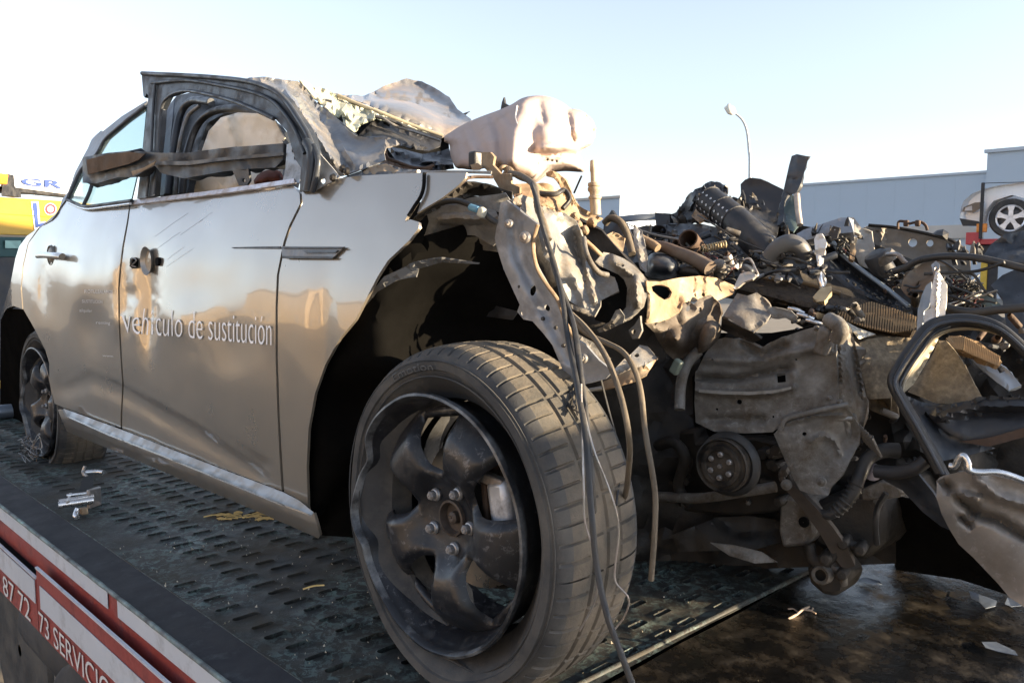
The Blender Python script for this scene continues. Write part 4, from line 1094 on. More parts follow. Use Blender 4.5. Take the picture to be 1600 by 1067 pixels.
# ------------------------------------------------------------------ wheels
def make_wheel(c, parent):
    c = Vector(c)
    wh = bpy.data.objects.new('wheel', None); COL.objects.link(wh); wh.parent = parent; wh.location = c - Vector(parent.location)
    # tyre
    prof = [(.205, .10), (.214, .058), (.229, .044), (.238, .034), (.250, .022), (.262, .014), (.266, .013), (.268, .009), (.282, .008), (.284, .012), (.293, .017), (.300, .026), (.305, .037), (.3075, .048), (.309, .062),
            (.3095, .070), (.3060, .072), (.3060, .079), (.3105, .082), (.311, .102), (.3068, .104), (.3068, .112), (.311, .115), (.3105, .136), (.3064, .138), (.3064, .145), (.309, .148), (.3075, .172), (.303, .188), (.295, .202), (.270, .215), (.240, .200), (.214, .165), (.205, .12)]
    fr = [0, .09, .15, .55, .93]
    nb = 66
    vs, fs = [], []
    n = nb * 5
    for pi, (r, y) in enumerate(prof):
        for b in range(nb):
            for k, f in enumerate(fr):
                a = 2 * math.pi * (b + f + (.25 * (y - .03) / .1) + .12 * noise.noise(Vector((b * .7, 3, 0)))) / nb
                q = r
                if k < 2 and (11 <= pi <= 14 or 26 <= pi <= 28): q -= .006 if pi != 14 else .005
                if k < 2 and pi in (18, 19, 22, 23) and b % 2: q -= .005
                x, z = q * math.cos(a), q * math.sin(a)
                yy = y
                lowz = max(0, -.19 - z)
                yy -= lowz * .20 * max(0, 1 - abs(r - .275) / .05) * (1 if y < .1 else -1)
                x = x * .965 - .008
                z = max(z, -.3045 + .0008 * noise.noise(Vector((x * 20, y * 20, 0))))
                wob = noise.noise(Vector((math.cos(a) * 1.6, math.sin(a) * 1.6, y * 3)))
                vs.append(c + Vector((x + .004 * wob, yy + .005 * wob, z + .003 * wob)))
    L = len(prof)
    for i in range(L - 1):
        for k in range(n):
            a, b = i * n + k, i * n + (k + 1) % n
            fs.append((a, b, b + n, a + n))
    fm = [1 if 12 <= i <= 27 else 0 for i in range(L - 1) for k in range(n)]
    mk('tyre', vs, fs, rubber, wh, 32, mats=[rubber, tread], fm=fm)
    # moulded lettering on the sidewall
    def side_text(a0, a1, r0, h):
        def f(u, v):
            a = a0 + (a1 - a0) * u
            r = r0 + h * v
            return c + Vector((r * math.cos(a) * .965 - .008, .006 + .006 * abs(v - .4), r * math.sin(a)))
        return f
    lettering('moulded_lettering', 'Emotion', side_text(R(118), R(92), .268, .020), mat('moulded_rubber', (.075, .077, .08), .6, 0, var=.1), wh)
    for rr in (.2575, .2865):
        path = [c + Vector((rr * math.cos(a) * .965 - .008, .0135 - (.004 if rr > .28 else 0), rr * math.sin(a))) for a in [2 * math.pi * i / 90 for i in range(91)] if math.sin(a) > -.93]
        vs, fs = sweep(path, [.0014] * len(path), 5); mk('sidewall_rib', vs, fs, rubber, wh, 60)
    # rim
    ro = Vector((-.031, .011, -.005))
    prof = [(.196, .17), (.199, .10), (.203, .060), (.208, .035), (.216, .018), (.222, .006), (.2235, -.003), (.227, -.0075), (.2315, -.006), (.2325, .001), (.229, .010), (.220, .022), (.212, .05), (.205, .10)]
    n = 160
    vs, fs, fm = [], [], []
    for pi, (r, y) in enumerate(prof):
        for k in range(n):
            a = 2 * math.pi * k / n
            q = r
            fl = max(0, min(1, (r - .205) / .02))
            dent = math.exp(-((a - R(158)) / .12) ** 2) * .015 - math.exp(-((a - R(186)) / .16) ** 2) * .008 + math.exp(-((a - R(203)) / .10) ** 2) * .010
            dent += .0022 * noise.noise(Vector((math.cos(a) * 3, math.sin(a) * 3, 1)))
            q -= dent * fl
            yy = y + fl * (.010 * math.exp(-((a - R(160)) / .2) ** 2) - .010 * math.exp(-((a - R(195)) / .25) ** 2) + .003 * math.sin(2 * a + 1))
            vs.append(c + ro + Vector((q * math.cos(a), yy, q * math.sin(a))))
    for i in range(len(prof) - 1):
        for k in range(n):
            a, b = i * n + k, i * n + (k + 1) % n
            fs.append((a, b, b + n, a + n)); fm.append(1 if 5 <= i <= 9 else 0)
    mk('rim', vs, fs, rimpaint, wh, 50, mats=[rimpaint, rimedge], fm=fm)
    # five wide spokes with open windows
    holes = []
    base = [R(100 - 72 * i) for i in range(5)]
    for b in base:
        h = []
        for s in (-1, 1):
            for i in range(9):
                t = i / 8
                r = .088 + .094 * t
                hwid = .047 * min(1, t / .85 + .001) ** .42
                h.append((r, s * hwid) if s < 0 else (.088 + .094 * (1 - t), s * .047 * min(1, (1 - t) / .85 + .001) ** .42))
        hh = []
        for r, tt in h:
            p = (r * math.cos(b) - tt * math.sin(b), r * math.sin(b) + tt * math.cos(b))
            if not hh or math.hypot(p[0] - hh[-1][0], p[1] - hh[-1][1]) > .004: hh.append(p)
        holes.append(hh)
    circ = [(.203 * math.cos(2 * math.pi * i / 100), .203 * math.sin(2 * math.pi * i / 100)) for i in range(100)]
    chole = [(.027 * math.cos(2 * math.pi * i / 20), .027 * math.sin(2 * math.pi * i / 20)) for i in range(20)]
    V, T = tri2d(circ, .0075, holes + [chole], random.Random(2), .3)
    TAB = [(.0, .054), (.03, .052), (.045, .049), (.058, .047), (.07, .040), (.085, .024), (.10, .013), (.12, .007), (.14, .007), (.16, .013), (.18, .030), (.203, .052)]
    vs = []
    for v in V:
        r = math.hypot(v.x, v.y)
        y = lerp_tab(TAB, r)
        if r > .075:
            dd = min(polydist(v.x, v.y, h) for h in holes)
            e = max(0, 1 - dd / .018)
            y += .020 * e * e
            # soft groove down each spoke
            an = math.atan2(v.y, v.x)
        vs.append(c + ro + Vector((v.x, y, v.y)))
    fs = []
    for f in T:
        a, b_, d_ = (vs[i] for i in f[:3])
        fs.append(f if (b_ - a).cross(d_ - a).y < 0 else f[::-1])
    mk('spokes', vs, fs, rimpaint, wh, 60, solid=.005)
    boltm = mat('wheel_bolt_zinc', (.33, .33, .34), .4, .7, var=.2, dirt=(.12, .10, .08), dscale=30, damt=.3)
    for i in range(5):
        a = R(66 + 72 * i)
        bc = c + ro + Vector((.054 * math.cos(a), .046, .054 * math.sin(a)))
        vs1, fs1 = lathe_data([(.0115, -.002), (.0125, .002), (.0105, .006), (.0085, .007)], bc, (0, -1, 0), 16)
        vs2, fs2 = lathe_data([(.0085, .004), (.0085, .015), (.006, .018), (.001, .0185)], bc, (0, -1, 0), 6)
        vs, fs = merge((vs1, fs1), (vs2, fs2))
        mk('wheel_bolt', vs, fs, boltm, wh, 30)
    hc = c + ro + Vector((0, .053, 0))
    vs, fs = lathe_data([(.034, .002), (.033, .008), (.029, .009), (.027, .003), (.0265, -.006), (.012, -.006), (.011, .004), (.006, .007), (.001, .006)], hc, (0, -1, 0), 24)
    mk('hub', vs, fs, mat('rusty_hub', (.07, .055, .045), .6, .4, var=.4, scale=40), wh, 40)
    vs, fs = lathe_data([(.06, -.01), (.138, -.01), (.139, -.004), (.139, .006), (.06, .006)], c + ro + Vector((0, .105, 0)), (0, -1, 0), 60)
    mk('brake_disc', vs, fs, disc_m, wh, 40)
    vs, fs = lathe_data([(.001, .004), (.06, .004), (.062, -.03), (.15, -.035)], c + ro + Vector((0, .10, 0)), (0, -1, 0), 40)
    mk('hub_carrier', vs, fs, dark_iron, wh, 40)
    p = c + ro
    vs, fs = boxdata(p + Vector((.118, .075, .035)), (.05, .05, .11), Quaternion((0, 1, 0), -.2))
    mk('brake_caliper', vs, fs, mat('caliper_reflection_pale', (.50, .52, .56), .4, .5, dirt=(.14, .12, .1), dscale=20, damt=.3), wh, 30, bevel=.012)  # pale blue-white puts a bright reflection into the caliper colour
    vs, fs = boxdata(p + Vector((.095, .062, .085)), (.06, .02, .018), Quaternion((0, 1, 0), .1))
    mk('caliper_spring', vs, fs, steel, wh, 30, bevel=.003)
    vs, fs = boxdata(p + Vector((.072, .085, .05)), (.012, .05, .13), Quaternion((0, 1, 0), -.12))
    mk('brake_pad', vs, fs, rust, wh, 30, bevel=.003)
    return wh
fw_ = make_wheel((.0, 0, .3066), car)
fw_['label'] = 'front wheel with bent black steel rim'
# rear wheel: same pieces, tyre flat
def copy_wheel(src, loc, s, parent):
    r = src.copy(); COL.objects.link(r); r.parent = parent; r.location = Vector(loc) - Vector(parent.location); r.scale = (s, s, s)
    for ch in list(src.children):
        d = ch.copy(); COL.objects.link(d); d.parent = r
        if d.name.startswith(('moulded',)): bpy.data.objects.remove(d)
    return r
rw_ = copy_wheel(fw_, (-2.50, .035, .222), .93, car)
rw_['label'] = 'rear wheel with flat torn tyre'
sheet('rear_liner', [(1, 500, .16), (10, 482, .12), (36, 484, .10), (56, 516, .10), (76, 560, .10), (82, 620, .12), (96, 670, .14), (40, 690, .2), (0, 640, .2)], liner, car, thick=.004, step=10, amp=.006)
rng = random.Random(5)
P = []
for i in range(26):
    x0, y0 = rng.uniform(34, 62), rng.uniform(690, 722)
    P.append(tube('shredded_wire', [Yp(x0 + rng.uniform(-9, 9), y0 + rng.uniform(-14, 8), -.03 + rng.uniform(-.02, .02)) for k in range(4)], .0018, steel if i % 4 == 0 else mat('grey_shred', (.10, .105, .115), .5, .4), car, 5, 4))

# ------------------------------------------------------------------ torn front end (still fixed to the body)
def pts3(P, y): return [(p[0], p[1], p[2] if len(p) > 2 else y) for p in P]
def washer_bolt(px, py, y, r, par, m=steel, ax=(.35, -1, .1)):
    c = Yp(px, py, y)
    a = lathe_data([(r, .0), (r, .004), (r * .8, .006)], c, ax, 18, True)
    b = lathe_data([(r * .55, .004), (r * .55, .012), (r * .3, .014), (.0005, .0145)], c, ax, 6)
    vs, fs = merge(a, b)
    return mk('bolt', vs, fs, m, par, 30)
BR = [(782, 317, 0.140), (792, 313, 0.144), (814, 331, 0.151), (840, 350, 0.158), (833, 381, 0.158), (834, 400, 0.158), (839, 417, 0.158), (853, 442, 0.161), (872, 469, 0.165), (884, 504, 0.165), (898, 528, 0.168), (915, 539, 0.175), (936, 563, 0.182), (957, 580, 0.189), (946, 592, 0.189), (915, 600, 0.178), (892, 592, 0.172), (879, 577, 0.168), (873, 563, 0.165), (863, 539, 0.161), (849, 521, 0.158), (832, 502, 0.154), (818, 499, 0.151), (808, 487, 0.151), (812, 476, 0.151), (801, 452, 0.147), (787, 421, 0.144), (775, 383, 0.140), (773, 372, 0.140), (778, 344, 0.140)]
br = sheet('wing_bracket', BR, bracket_m, car, thick=.005, step=4.5, amp=.003, freq=14, seed=41, holes=[ell(833, 454, 4.2, 8.5, 12), ell(855, 481, 3.8, 5.6, -30), ell(815, 491, 1.8, 4.5, -20)], relief=((((800, 335), (810, 400), (846, 470), (890, 560)), 16, .007),), angle=45)
washer_bolt(796, 350, .136, .008, br); washer_bolt(821, 371, .146, .0105, br); washer_bolt(912, 560, .168, .008, br, primer)
for p in ((812, 448), (848, 498), (868, 512), (880, 540)):
    vs, fs = lathe_data([(.004, -.002), (.003, .002), (.0005, .0025)], Yp(*p, .15), (.2, -1, 0), 8); mk('rivet', vs, fs, dark_iron, br)
tube('bracket_lit_edge', [Yp(*p) for p in ((840, 351, .157), (833, 383, .157), (839, 418, .157), (853, 443, .160), (872, 470, .164), (885, 506, .165), (899, 530, .168))], .0035, tan_metal, br, 6)  # tan tube added as the sunlit rim of the bracket
sheet('bracket_arm', [(798, 312, .16), (815, 304, .2), (838, 312, .26), (850, 330, .3), (852, 352, .32), (838, 352, .2), (815, 333, .17)], primer, car, thick=.004, step=5, amp=.008, seed=43, holes=[[(808, 318), (816, 320), (812, 326), (806, 323)]])
sheet('bracket_foot', [(957, 580, .27), (974, 562, .30), (986, 553, .32), (1000, 539, .36), (1012, 541, .36), (1027, 559, .36), (1008, 572, .33), (985, 578, .30), (960, 588, .28), (944, 594, .27)], primer, car, thick=.004, step=4.5, amp=.004, seed=44, holes=[ell(995, 555, 4, 3)])
sheet('foot_lit_face', [(942, 596, .265), (962, 588, .27), (985, 577, .285), (1008, 571, .30), (1028, 559, .34), (1010, 586, .30), (988, 598, .28), (962, 604, .26), (944, 608, .255)], tan_metal, car, thick=.004, step=4.5, amp=.003, seed=45)  # lower face of the foot, its sunlight painted in tan
tube('foot_edge', [Yp(*p) for p in ((888, 592, .22), (890, 604, .22), (902, 612, .23), (920, 610, .24), (942, 606, .25))], .004, steel, car, 6)
# crumpled longitudinal rail
RL = [(838, 330, .30), (850, 322, .34), (872, 332, .36), (884, 334, .38), (901, 346, .40), (910, 370, .42), (922, 403, .43), (936, 424, .43), (960, 433, .44), (967, 455, .44), (938, 470, .40), (935, 482, .38), (925, 490, .36), (905, 480, .34), (890, 470, .33), (878, 445, .32), (868, 420, .31), (850, 400, .30), (842, 370, .30)]
sheet('front_rail', RL, primer, car, thick=.004, step=4.5, amp=.022, freq=8, seed=46, jag=.4, relief=((((905, 360), (918, 420), (930, 470)), 11, -.022), (((868, 350), (880, 420), (900, 470)), 14, .012)))
sheet('arch_sun_block', [(800, 312, .44), (850, 318, .50), (940, 360, .56), (1010, 440, .60), (1040, 560, .62), (960, 620, .58), (900, 580, .52), (860, 500, .48), (810, 420, .44)], dark_iron, car, thick=.01, step=12, amp=.02, freq=7, seed=79)  # dark sheet added to keep the sun out of the wheel arch
tube('rail_flange', [Yp(*p) for p in ((912, 372, .36), (915, 392, .34), (924, 412, .34), (936, 426, .36), (950, 430, .38))], .0055, cast, car, 8)
tube('rail_flange', [Yp(*p) for p in ((915, 376, .37), (930, 390, .40), (944, 404, .44))], .0045, tan_metal, car, 8)
sheet('rail_flange_lip', [(887, 473, .32), (905, 480, .33), (926, 487, .35), (939, 469, .37), (938, 478, .36), (929, 494, .34), (914, 490, .33), (896, 484, .32)], cast, car, thick=.003, step=4, amp=.004, seed=47)
HN = [(930, 409, .40), (943, 394, .44), (958, 397, .48), (975, 404, .50), (990, 414, .51), (1005, 429, .50), (1011, 440, .48), (1011, 462, .46), (1006, 480, .44), (994, 490, .42), (975, 500, .40), (968, 492, .42), (978, 480, .44), (980, 450, .45), (975, 437, .45), (966, 429, .44), (947, 420, .42), (936, 415, .41)]
sheet('rail_horn', HN, cast, car, thick=.006, step=4, amp=.006, freq=13, seed=48, holes=[ell(969, 414, 7, 3, 8)], relief=((((960, 405), (995, 430), (996, 470)), 14, -.045),), angle=60)
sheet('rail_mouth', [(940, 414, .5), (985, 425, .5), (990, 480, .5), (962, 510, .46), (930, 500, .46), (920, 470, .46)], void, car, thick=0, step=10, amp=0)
sheet('horn_tab', [(962, 485, .37), (968, 483, .37), (976, 494, .38), (974, 504, .38), (950, 516, .37), (936, 520, .36), (933, 515, .36), (952, 505, .36)], cast, car, thick=.004, step=4, amp=.002, holes=[ell(957, 507, 2.5, 2)])
sheet('horn_eye', [(982, 516, .42), (991, 508, .42), (1000, 494, .43), (1001, 506, .42), (1003, 516, .42), (997, 528, .41), (988, 530, .41)], cast, car, thick=.005, step=4, amp=.001, holes=[ell(990, 518, 3.2, 4, 15)])
sheet('rail_tongue', [(884, 508, .30), (900, 520, .31), (925, 534, .33), (955, 560, .36), (945, 570, .35), (915, 545, .32), (895, 528, .3)], cast, car, thick=.004, step=5, amp=.006, seed=49)
LP = [(1010, 439, .46), (1031, 440, .54), (1061, 434, .66), (1095, 431, .76), (1119, 434, .83), (1147, 446, .90), (1147, 458, .88), (1121, 470, .80), (1106, 463, .77), (1087, 470, .71), (1066, 473, .65), (1062, 488, .62), (1046, 498, .57), (1031, 503, .52), (1010, 506, .46), (1012, 470, .46)]
sheet('crossmember_plate', LP, tan_metal, car, thick=.004, step=4.5, amp=.007, freq=10, seed=50, holes=[[(1018, 448), (1025, 445), (1035, 445), (1045, 449), (1050, 457), (1047, 465), (1039, 469), (1029, 463), (1020, 455)]], relief=((((1085, 434), (1083, 470)), 4, .012), (((1104, 433), (1102, 463)), 3.5, -.010), (((1063, 440), (1060, 480)), 5, .008)), angle=50)
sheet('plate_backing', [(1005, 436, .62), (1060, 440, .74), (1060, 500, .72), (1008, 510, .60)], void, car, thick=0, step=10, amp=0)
GB = [(1006, 503, .53), (1030, 502, .58), (1060, 486, .64), (1066, 468, .66), (1075, 470, .67), (1084, 476, .68), (1093, 466, .70), (1110, 460, .72), (1124, 474, .74), (1127, 489, .74), (1122, 508, .73), (1124, 523, .74), (1110, 540, .72), (1086, 556, .70), (1053, 562, .66), (1037, 548, .62), (1022, 520, .57)]
sheet('crumpled_gusset', GB, gusset_m, car, thick=.005, step=4.5, amp=.022, freq=9, seed=51, relief=((((1105, 515),), 22, -.05), (((1060, 530),), 24, -.05)), holes=[ell(1075, 482, 3, 5, 20), ell(1094, 484, 2.5, 4, 10)], jag=.4)
pillow('crushed_cap', [(1090, 535, .68), (1098, 508, .68), (1112, 500, .70), (1126, 508, .72), (1125, 525, .72), (1108, 545, .70), (1092, 552, .68)], .68, .05, gusset_m, car, amp=.006)
tube('gusset_pipe', [Yp(*p) for p in ((1062, 640, .64), (1064, 600, .66), (1074, 568, .68), (1092, 548, .70))], .012, cast, car, 10)
box('relay_clip', Yp(1057, 573, .60), (.02, .016, .034), mat('green_grey_clip', (.14, .17, .14), .5), car, Quaternion((0, 1, 0), .5))
# tan bits along the top of the bulkhead
tb2 = sheet('bonnet_hinge', pts3([(752, 238), (766, 238), (772, 245), (770, 258), (783, 272), (797, 272), (799, 287), (812, 293), (812, 303), (795, 303), (779, 293), (768, 274), (758, 264), (752, 262)], .28), tan_metal, car, thick=.006, step=4, amp=.008, seed=52)
box('hinge_block', Yp(743, 250, .30), (.022, .024, .034), plastic, car)
sheet('hinge_plate', [(735, 258, .27), (745, 255, .27), (754, 262, .27), (748, 266, .27), (738, 266, .27)], tan_metal, car, thick=.003, step=4, amp=.003)
tube('twisted_clip', [Yp(*p) for p in ((780, 272, .30), (784, 262, .30), (792, 262, .31), (796, 270, .30), (788, 274, .30), (795, 263, .31), (803, 272, .3))], .0045, tan_metal, car, 6)
tube('bulkhead_hose', [Yp(*p) for p in ((797, 271, .30), (812, 274, .29), (826, 282, .27), (835, 291, .24), (838, 305, .22), (840, 325, .19), (848, 345, .18), (857, 375, .17))], .0062, hose_tan, car, 10, ribs=22, ribamp=.04)
sheet('bulkhead_flange', [(798, 288, .40), (830, 286, .46), (860, 288, .50), (884, 300, .54), (900, 318, .58), (918, 330, .62), (942, 342, .66), (930, 350, .62), (905, 350, .56), (880, 338, .48), (858, 330, .44), (838, 322, .40), (812, 310, .36)], tan_metal, car, thick=.004, step=4.5, amp=.03, freq=11, seed=53, jag=.6)
sheet('bulkhead_shelf', [(800, 300, .34), (840, 318, .38), (870, 332, .42), (905, 350, .5), (910, 372, .46), (880, 352, .40), (840, 338, .34), (812, 322, .32)], rust, car, thick=.004, step=5, amp=.02, freq=10, seed=54)
tw = sheet('twisted_arm', [(853, 270, .5), (860, 267, .5), (872, 270, .52), (884, 282, .54), (893, 300, .56), (900, 318, .58), (892, 322, .57), (884, 306, .55), (874, 290, .53), (866, 279, .51), (854, 276, .5)], tan_metal, car, thick=.008, step=4, amp=.012, seed=55)
tube('twisted_wire', [Yp(*p) for p in ((842, 300, .45), (866, 303, .47), (880, 296, .5), (888, 312, .5), (878, 325, .48))], .006, hose_m, car, 6, kink=.01)
tube('thin_wire', [Yp(*p) for p in ((909, 275, .6), (904, 286, .6), (897, 302, .6))], .0025, hose_m, car, 5)
for i, q in enumerate(((902, 352, .45), (912, 360, .46), (897, 340, .48), (924, 348, .52))):
    pillow('crumpled_clip', [(q[0] - 8, q[1] + 4), (q[0] - 5, q[1] - 6), (q[0] + 4, q[1] - 8), (q[0] + 9, q[1] + 1), (q[0] + 4, q[1] + 8)], q[2], .03, tan_metal, car, step=4, amp=.02, freq=24, seed=i + 60, angle=40)
# upright damper rod
a, b = Yp(931, 336, .62), Yp(926, 250, .62)
ax = b - a; Lh = ax.length
vs, fs = lathe_data([(.0125, 0), (.0125, .28 * Lh), (.015, .30 * Lh), (.015, .33 * Lh), (.0115, .35 * Lh), (.0115, .40 * Lh), (.0155, .44 * Lh), (.0155, .49 * Lh), (.013, .51 * Lh), (.015, .53 * Lh), (.014, .58 * Lh), (.0075, .60 * Lh), (.0068, .78 * Lh), (.008, .80 * Lh), (.006, .98 * Lh), (.003, Lh)], a, ax, 18, True)
mk('damper_rod', vs, fs, mat('dusty_strut', (.40, .34, .26), .6, .2, var=.2, scale=20, dirt=(.2, .13, .08), dscale=14, damt=.4), car, 40)
# hanging wires
def wire(name, P, r, m, par=car, n=6): return tube(name, [Yp(*p) for p in P], r, m, par, n, kink=.005 if r > .003 else .003, seed=len(P))
wire('hanging_cable', [(832, 290, .20), (846, 340, .15), (862, 400, .12), (876, 460, .10), (887, 520, .07), (897, 580, .03), (908, 640, -.02), (915, 720, -.06), (922, 800, -.08), (932, 890, -.09), (948, 960, -.10), (966, 1010, -.10), (986, 1072, -.10)], .0044, hose_m)
wire('hanging_cable', [(876, 462, .18), (884, 482, .16), (912, 508, .14), (938, 540, .12), (960, 580, .10), (976, 625, .08), (984, 680, .07), (983, 740, .12), (972, 800, .2)], .0046, hose_tan)
wire('hanging_cable', [(886, 484, .2), (915, 520, .19), (944, 535, .19), (972, 550, .19), (992, 578, .18), (1004, 620, .17), (1009, 680, .16), (1016, 730, .15), (1023, 780, .15), (1022, 840, .15), (1018, 906, .15)], .0046, hose_tan)
wire('hanging_cable', [(862, 400, .14), (884, 470, .11), (900, 530, .07), (910, 600, .03), (918, 660, .0), (925, 740, -.03), (930, 800, -.02)], .0048, hose_m)
wire('hanging_wire', [(912, 640, .0), (927, 703, -.02), (945, 750, -.01), (962, 797, .0), (967, 836, .01), (962, 880, .01), (962, 910, .01), (981, 935, .02), (974, 962, .03), (959, 984, .03)], .0014, steel, n=5)
wire('hanging_wire', [(908, 600, .0), (910, 688, -.03), (913, 760, -.05), (916, 817, -.05), (930, 858, -.05), (936, 890, -.05), (930, 935, -.04), (905, 985, -.02)], .0015, steel, n=5)
wire('hanging_wire', [(930, 560, .2), (950, 640, .2), (968, 720, .2), (962, 790, .12)], .002, hose_m, n=5)
for k in range(9):
    rr = random.Random(k)
    wire('frayed_wire', [(880 + rr.uniform(-6, 6), 585, .2), (893 + rr.uniform(-10, 10), 605, .15), (890 + rr.uniform(-16, 16), 622 + rr.uniform(0, 10), .12), (894 + rr.uniform(-16, 16), 640 + rr.uniform(-6, 8), .1)], .0016, hose_m, n=5)
# cavity behind the bracket and below the rail
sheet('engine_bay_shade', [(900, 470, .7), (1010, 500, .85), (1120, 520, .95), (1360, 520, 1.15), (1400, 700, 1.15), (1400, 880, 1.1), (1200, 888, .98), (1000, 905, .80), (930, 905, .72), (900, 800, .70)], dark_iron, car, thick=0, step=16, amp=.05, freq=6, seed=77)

# ------------------------------------------------------------------ engine hanging out of the front
en = thing('engine', 'dirty grey engine with pressed steel plate and bolted pulley right of the front wheel', 'engine', (.1, .95, .2))
FPY = .74
FPL = [(1087, 583, .72), (1100, 556, .73), (1112, 538, .74), (1119, 531, .74), (1133, 527, .75), (1161, 531, .75), (1176, 538, .76), (1189, 544, .76), (1203, 536, .77), (1217, 529, .77), (1257, 515, .79), (1288, 507, .80), (1300, 512, .80), (1306, 540, .80), (1308, 580, .80), (1310, 630, .80), (1290, 637, .79), (1262, 644, .78), (1232, 650, .77), (1222, 662, .76), (1207, 675, .755), (1164, 677, .74), (1115, 674, .73), (1087, 660, .72), (1085, 628, .72)]
sheet('pressed_plate', FPL, cast, en, thick=.006, step=4.5, amp=.004, freq=8, seed=80, holes=[[(1214, 584), (1227, 583), (1228, 597), (1215, 598)], ell(1155, 628, 4.2, 4), ell(1120, 640, 2.4, 2.4), ell(1113, 562, 2, 2), ell(1244, 562, 1.8, 1.8), ell(1208, 651, 1.8, 1.8)],
      relief=((((1090, 590), (1150, 592), (1200, 582), (1236, 574)), 9, .022), (((1090, 611), (1150, 616), (1205, 614), (1238, 606)), 8, -.020), (((1236, 574), (1243, 590), (1238, 606)), 8, -.008), (((1160, 535), (1190, 556), (1225, 540)), 10, .02), (((1100, 560), (1180, 565), (1290, 540)), 12, -.012), (((1105, 655), (1190, 655)), 10, .012)), angle=60, ctrl=())
sheet('worn_ridge', [(1092, 608, .698), (1130, 611, .70), (1170, 612, .708), (1215, 609, .714), (1236, 604, .72), (1236, 608, .72), (1210, 614, .714), (1170, 617, .708), (1130, 616, .70), (1092, 613, .698)], mat('chalky_scuff', (.38, .37, .35), .8, .1, var=.4, scale=40, dirt=(.2, .19, .17), dscale=40, damt=.6), en, thick=.001, step=3.5, amp=.003, freq=30)
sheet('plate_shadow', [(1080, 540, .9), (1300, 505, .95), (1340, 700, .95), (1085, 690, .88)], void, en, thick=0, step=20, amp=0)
sheet('side_case', [(1288, 507, .795), (1298, 498, .80), (1309, 496, .82), (1320, 500, .85), (1330, 513, .88), (1336, 535, .89), (1341, 556, .90), (1349, 598, .91), (1356, 630, .91), (1352, 652, .90), (1346, 678, .89), (1340, 695, .88), (1328, 690, .85), (1312, 640, .81), (1308, 580, .80), (1304, 530, .80)], cast, en, thick=.02, step=4.5, amp=.006, freq=10, seed=82, relief=((((1318, 520), (1326, 580), (1334, 640)), 7, -.018), (((1308, 520), (1312, 600)), 4, .012), (((1338, 545), (1350, 620)), 4, -.012)))
LPL = [(1209, 678, .75), (1222, 664, .755), (1232, 651, .765), (1262, 645, .775), (1292, 637, .785), (1312, 631, .795), (1330, 645, .83), (1345, 670, .86), (1343, 693, .86), (1330, 715, .83), (1317, 741, .81), (1297, 762, .80), (1294, 774, .79), (1270, 772, .78), (1250, 766, .77), (1240, 748, .765), (1228, 722, .76)]
sheet('lower_plate', LPL, cast, en, thick=.008, step=4.5, amp=.004, freq=9, seed=83, holes=[ell(1257, 678, 3.6, 3.2)], relief=((((1268, 690), (1285, 680), (1306, 688), (1312, 708)), 8, -.012), (((1230, 660), (1280, 648), (1320, 650)), 5, -.012)), angle=60)
tube('plate_weld', [Yp(*p) for p in ((1218, 672, .742), (1228, 655, .75), (1262, 646, .765), (1300, 637, .78), (1322, 632, .80))], .006, cast, en, 8, kink=.004)
for q, r in (((1331, 653, .85), .011), ((1284, 752, .77), .010), ((1276, 513, .78), .006), ((1313, 506, .82), .011), ((1321, 634, .82), .008), ((1300, 549, .79), .005), ((1296, 622, .79), .006), ((1312, 628, .80), .006)):
    washer_bolt(*q, r, en, cast)
a = Yp(1322, 653, .84); 
vs, fs = lathe_data([(.007, 0), (.007, .03), (.004, .036), (.001, .037)], Yp(1329, 653, .84), (-.6, -.8, 0), 12); mk('stud', vs, fs, steel, en)
for k in range(7):
    tube('case_rib', [Yp(1338 + k * 4, 660 + k * 4, .86), Yp(1352 + k * 4, 690 + k * 4, .88)], .004, cast, en, 6)
tube('case_spout', [Yp(*p) for p in ((1296, 500, .78), (1306, 506, .76), (1314, 516, .75), (1308, 530, .76))], .016, cast, en, 10)
box('case_lug', Yp(1290, 533, .775), (.03, .04, .06), cast, en, Quaternion((0, 1, 0), .2), .008)
sheet('crushed_cover', [(1130, 493, .70), (1140, 476, .73), (1152, 458, .76), (1168, 462, .76), (1183, 457, .77), (1194, 466, .78), (1203, 476, .78), (1205, 490, .76), (1195, 505, .73), (1178, 519, .71), (1160, 512, .70)], mat('scaly_grey_metal', (.18, .175, .17), .6, .3, var=.4, scale=30, bump=.5, bscale=90, dirt=(.12, .10, .08), dscale=16, damt=.5), en, thick=.008, step=4, amp=.012, freq=13, seed=84)
sheet('cover_tab', [(1199, 478, .76), (1220, 482, .77), (1236, 486, .78), (1246, 495, .78), (1240, 504, .78), (1228, 497, .77), (1212, 498, .76), (1202, 494, .75)], cast, en, thick=.006, step=4, amp=.008, seed=85)
sheet('cover_lower', [(1128, 495, .72), (1160, 513, .72), (1178, 521, .72), (1190, 530, .74), (1176, 536, .75), (1150, 526, .74), (1126, 515, .73)], dark_iron, en, thick=.006, step=5, amp=.01, seed=86)
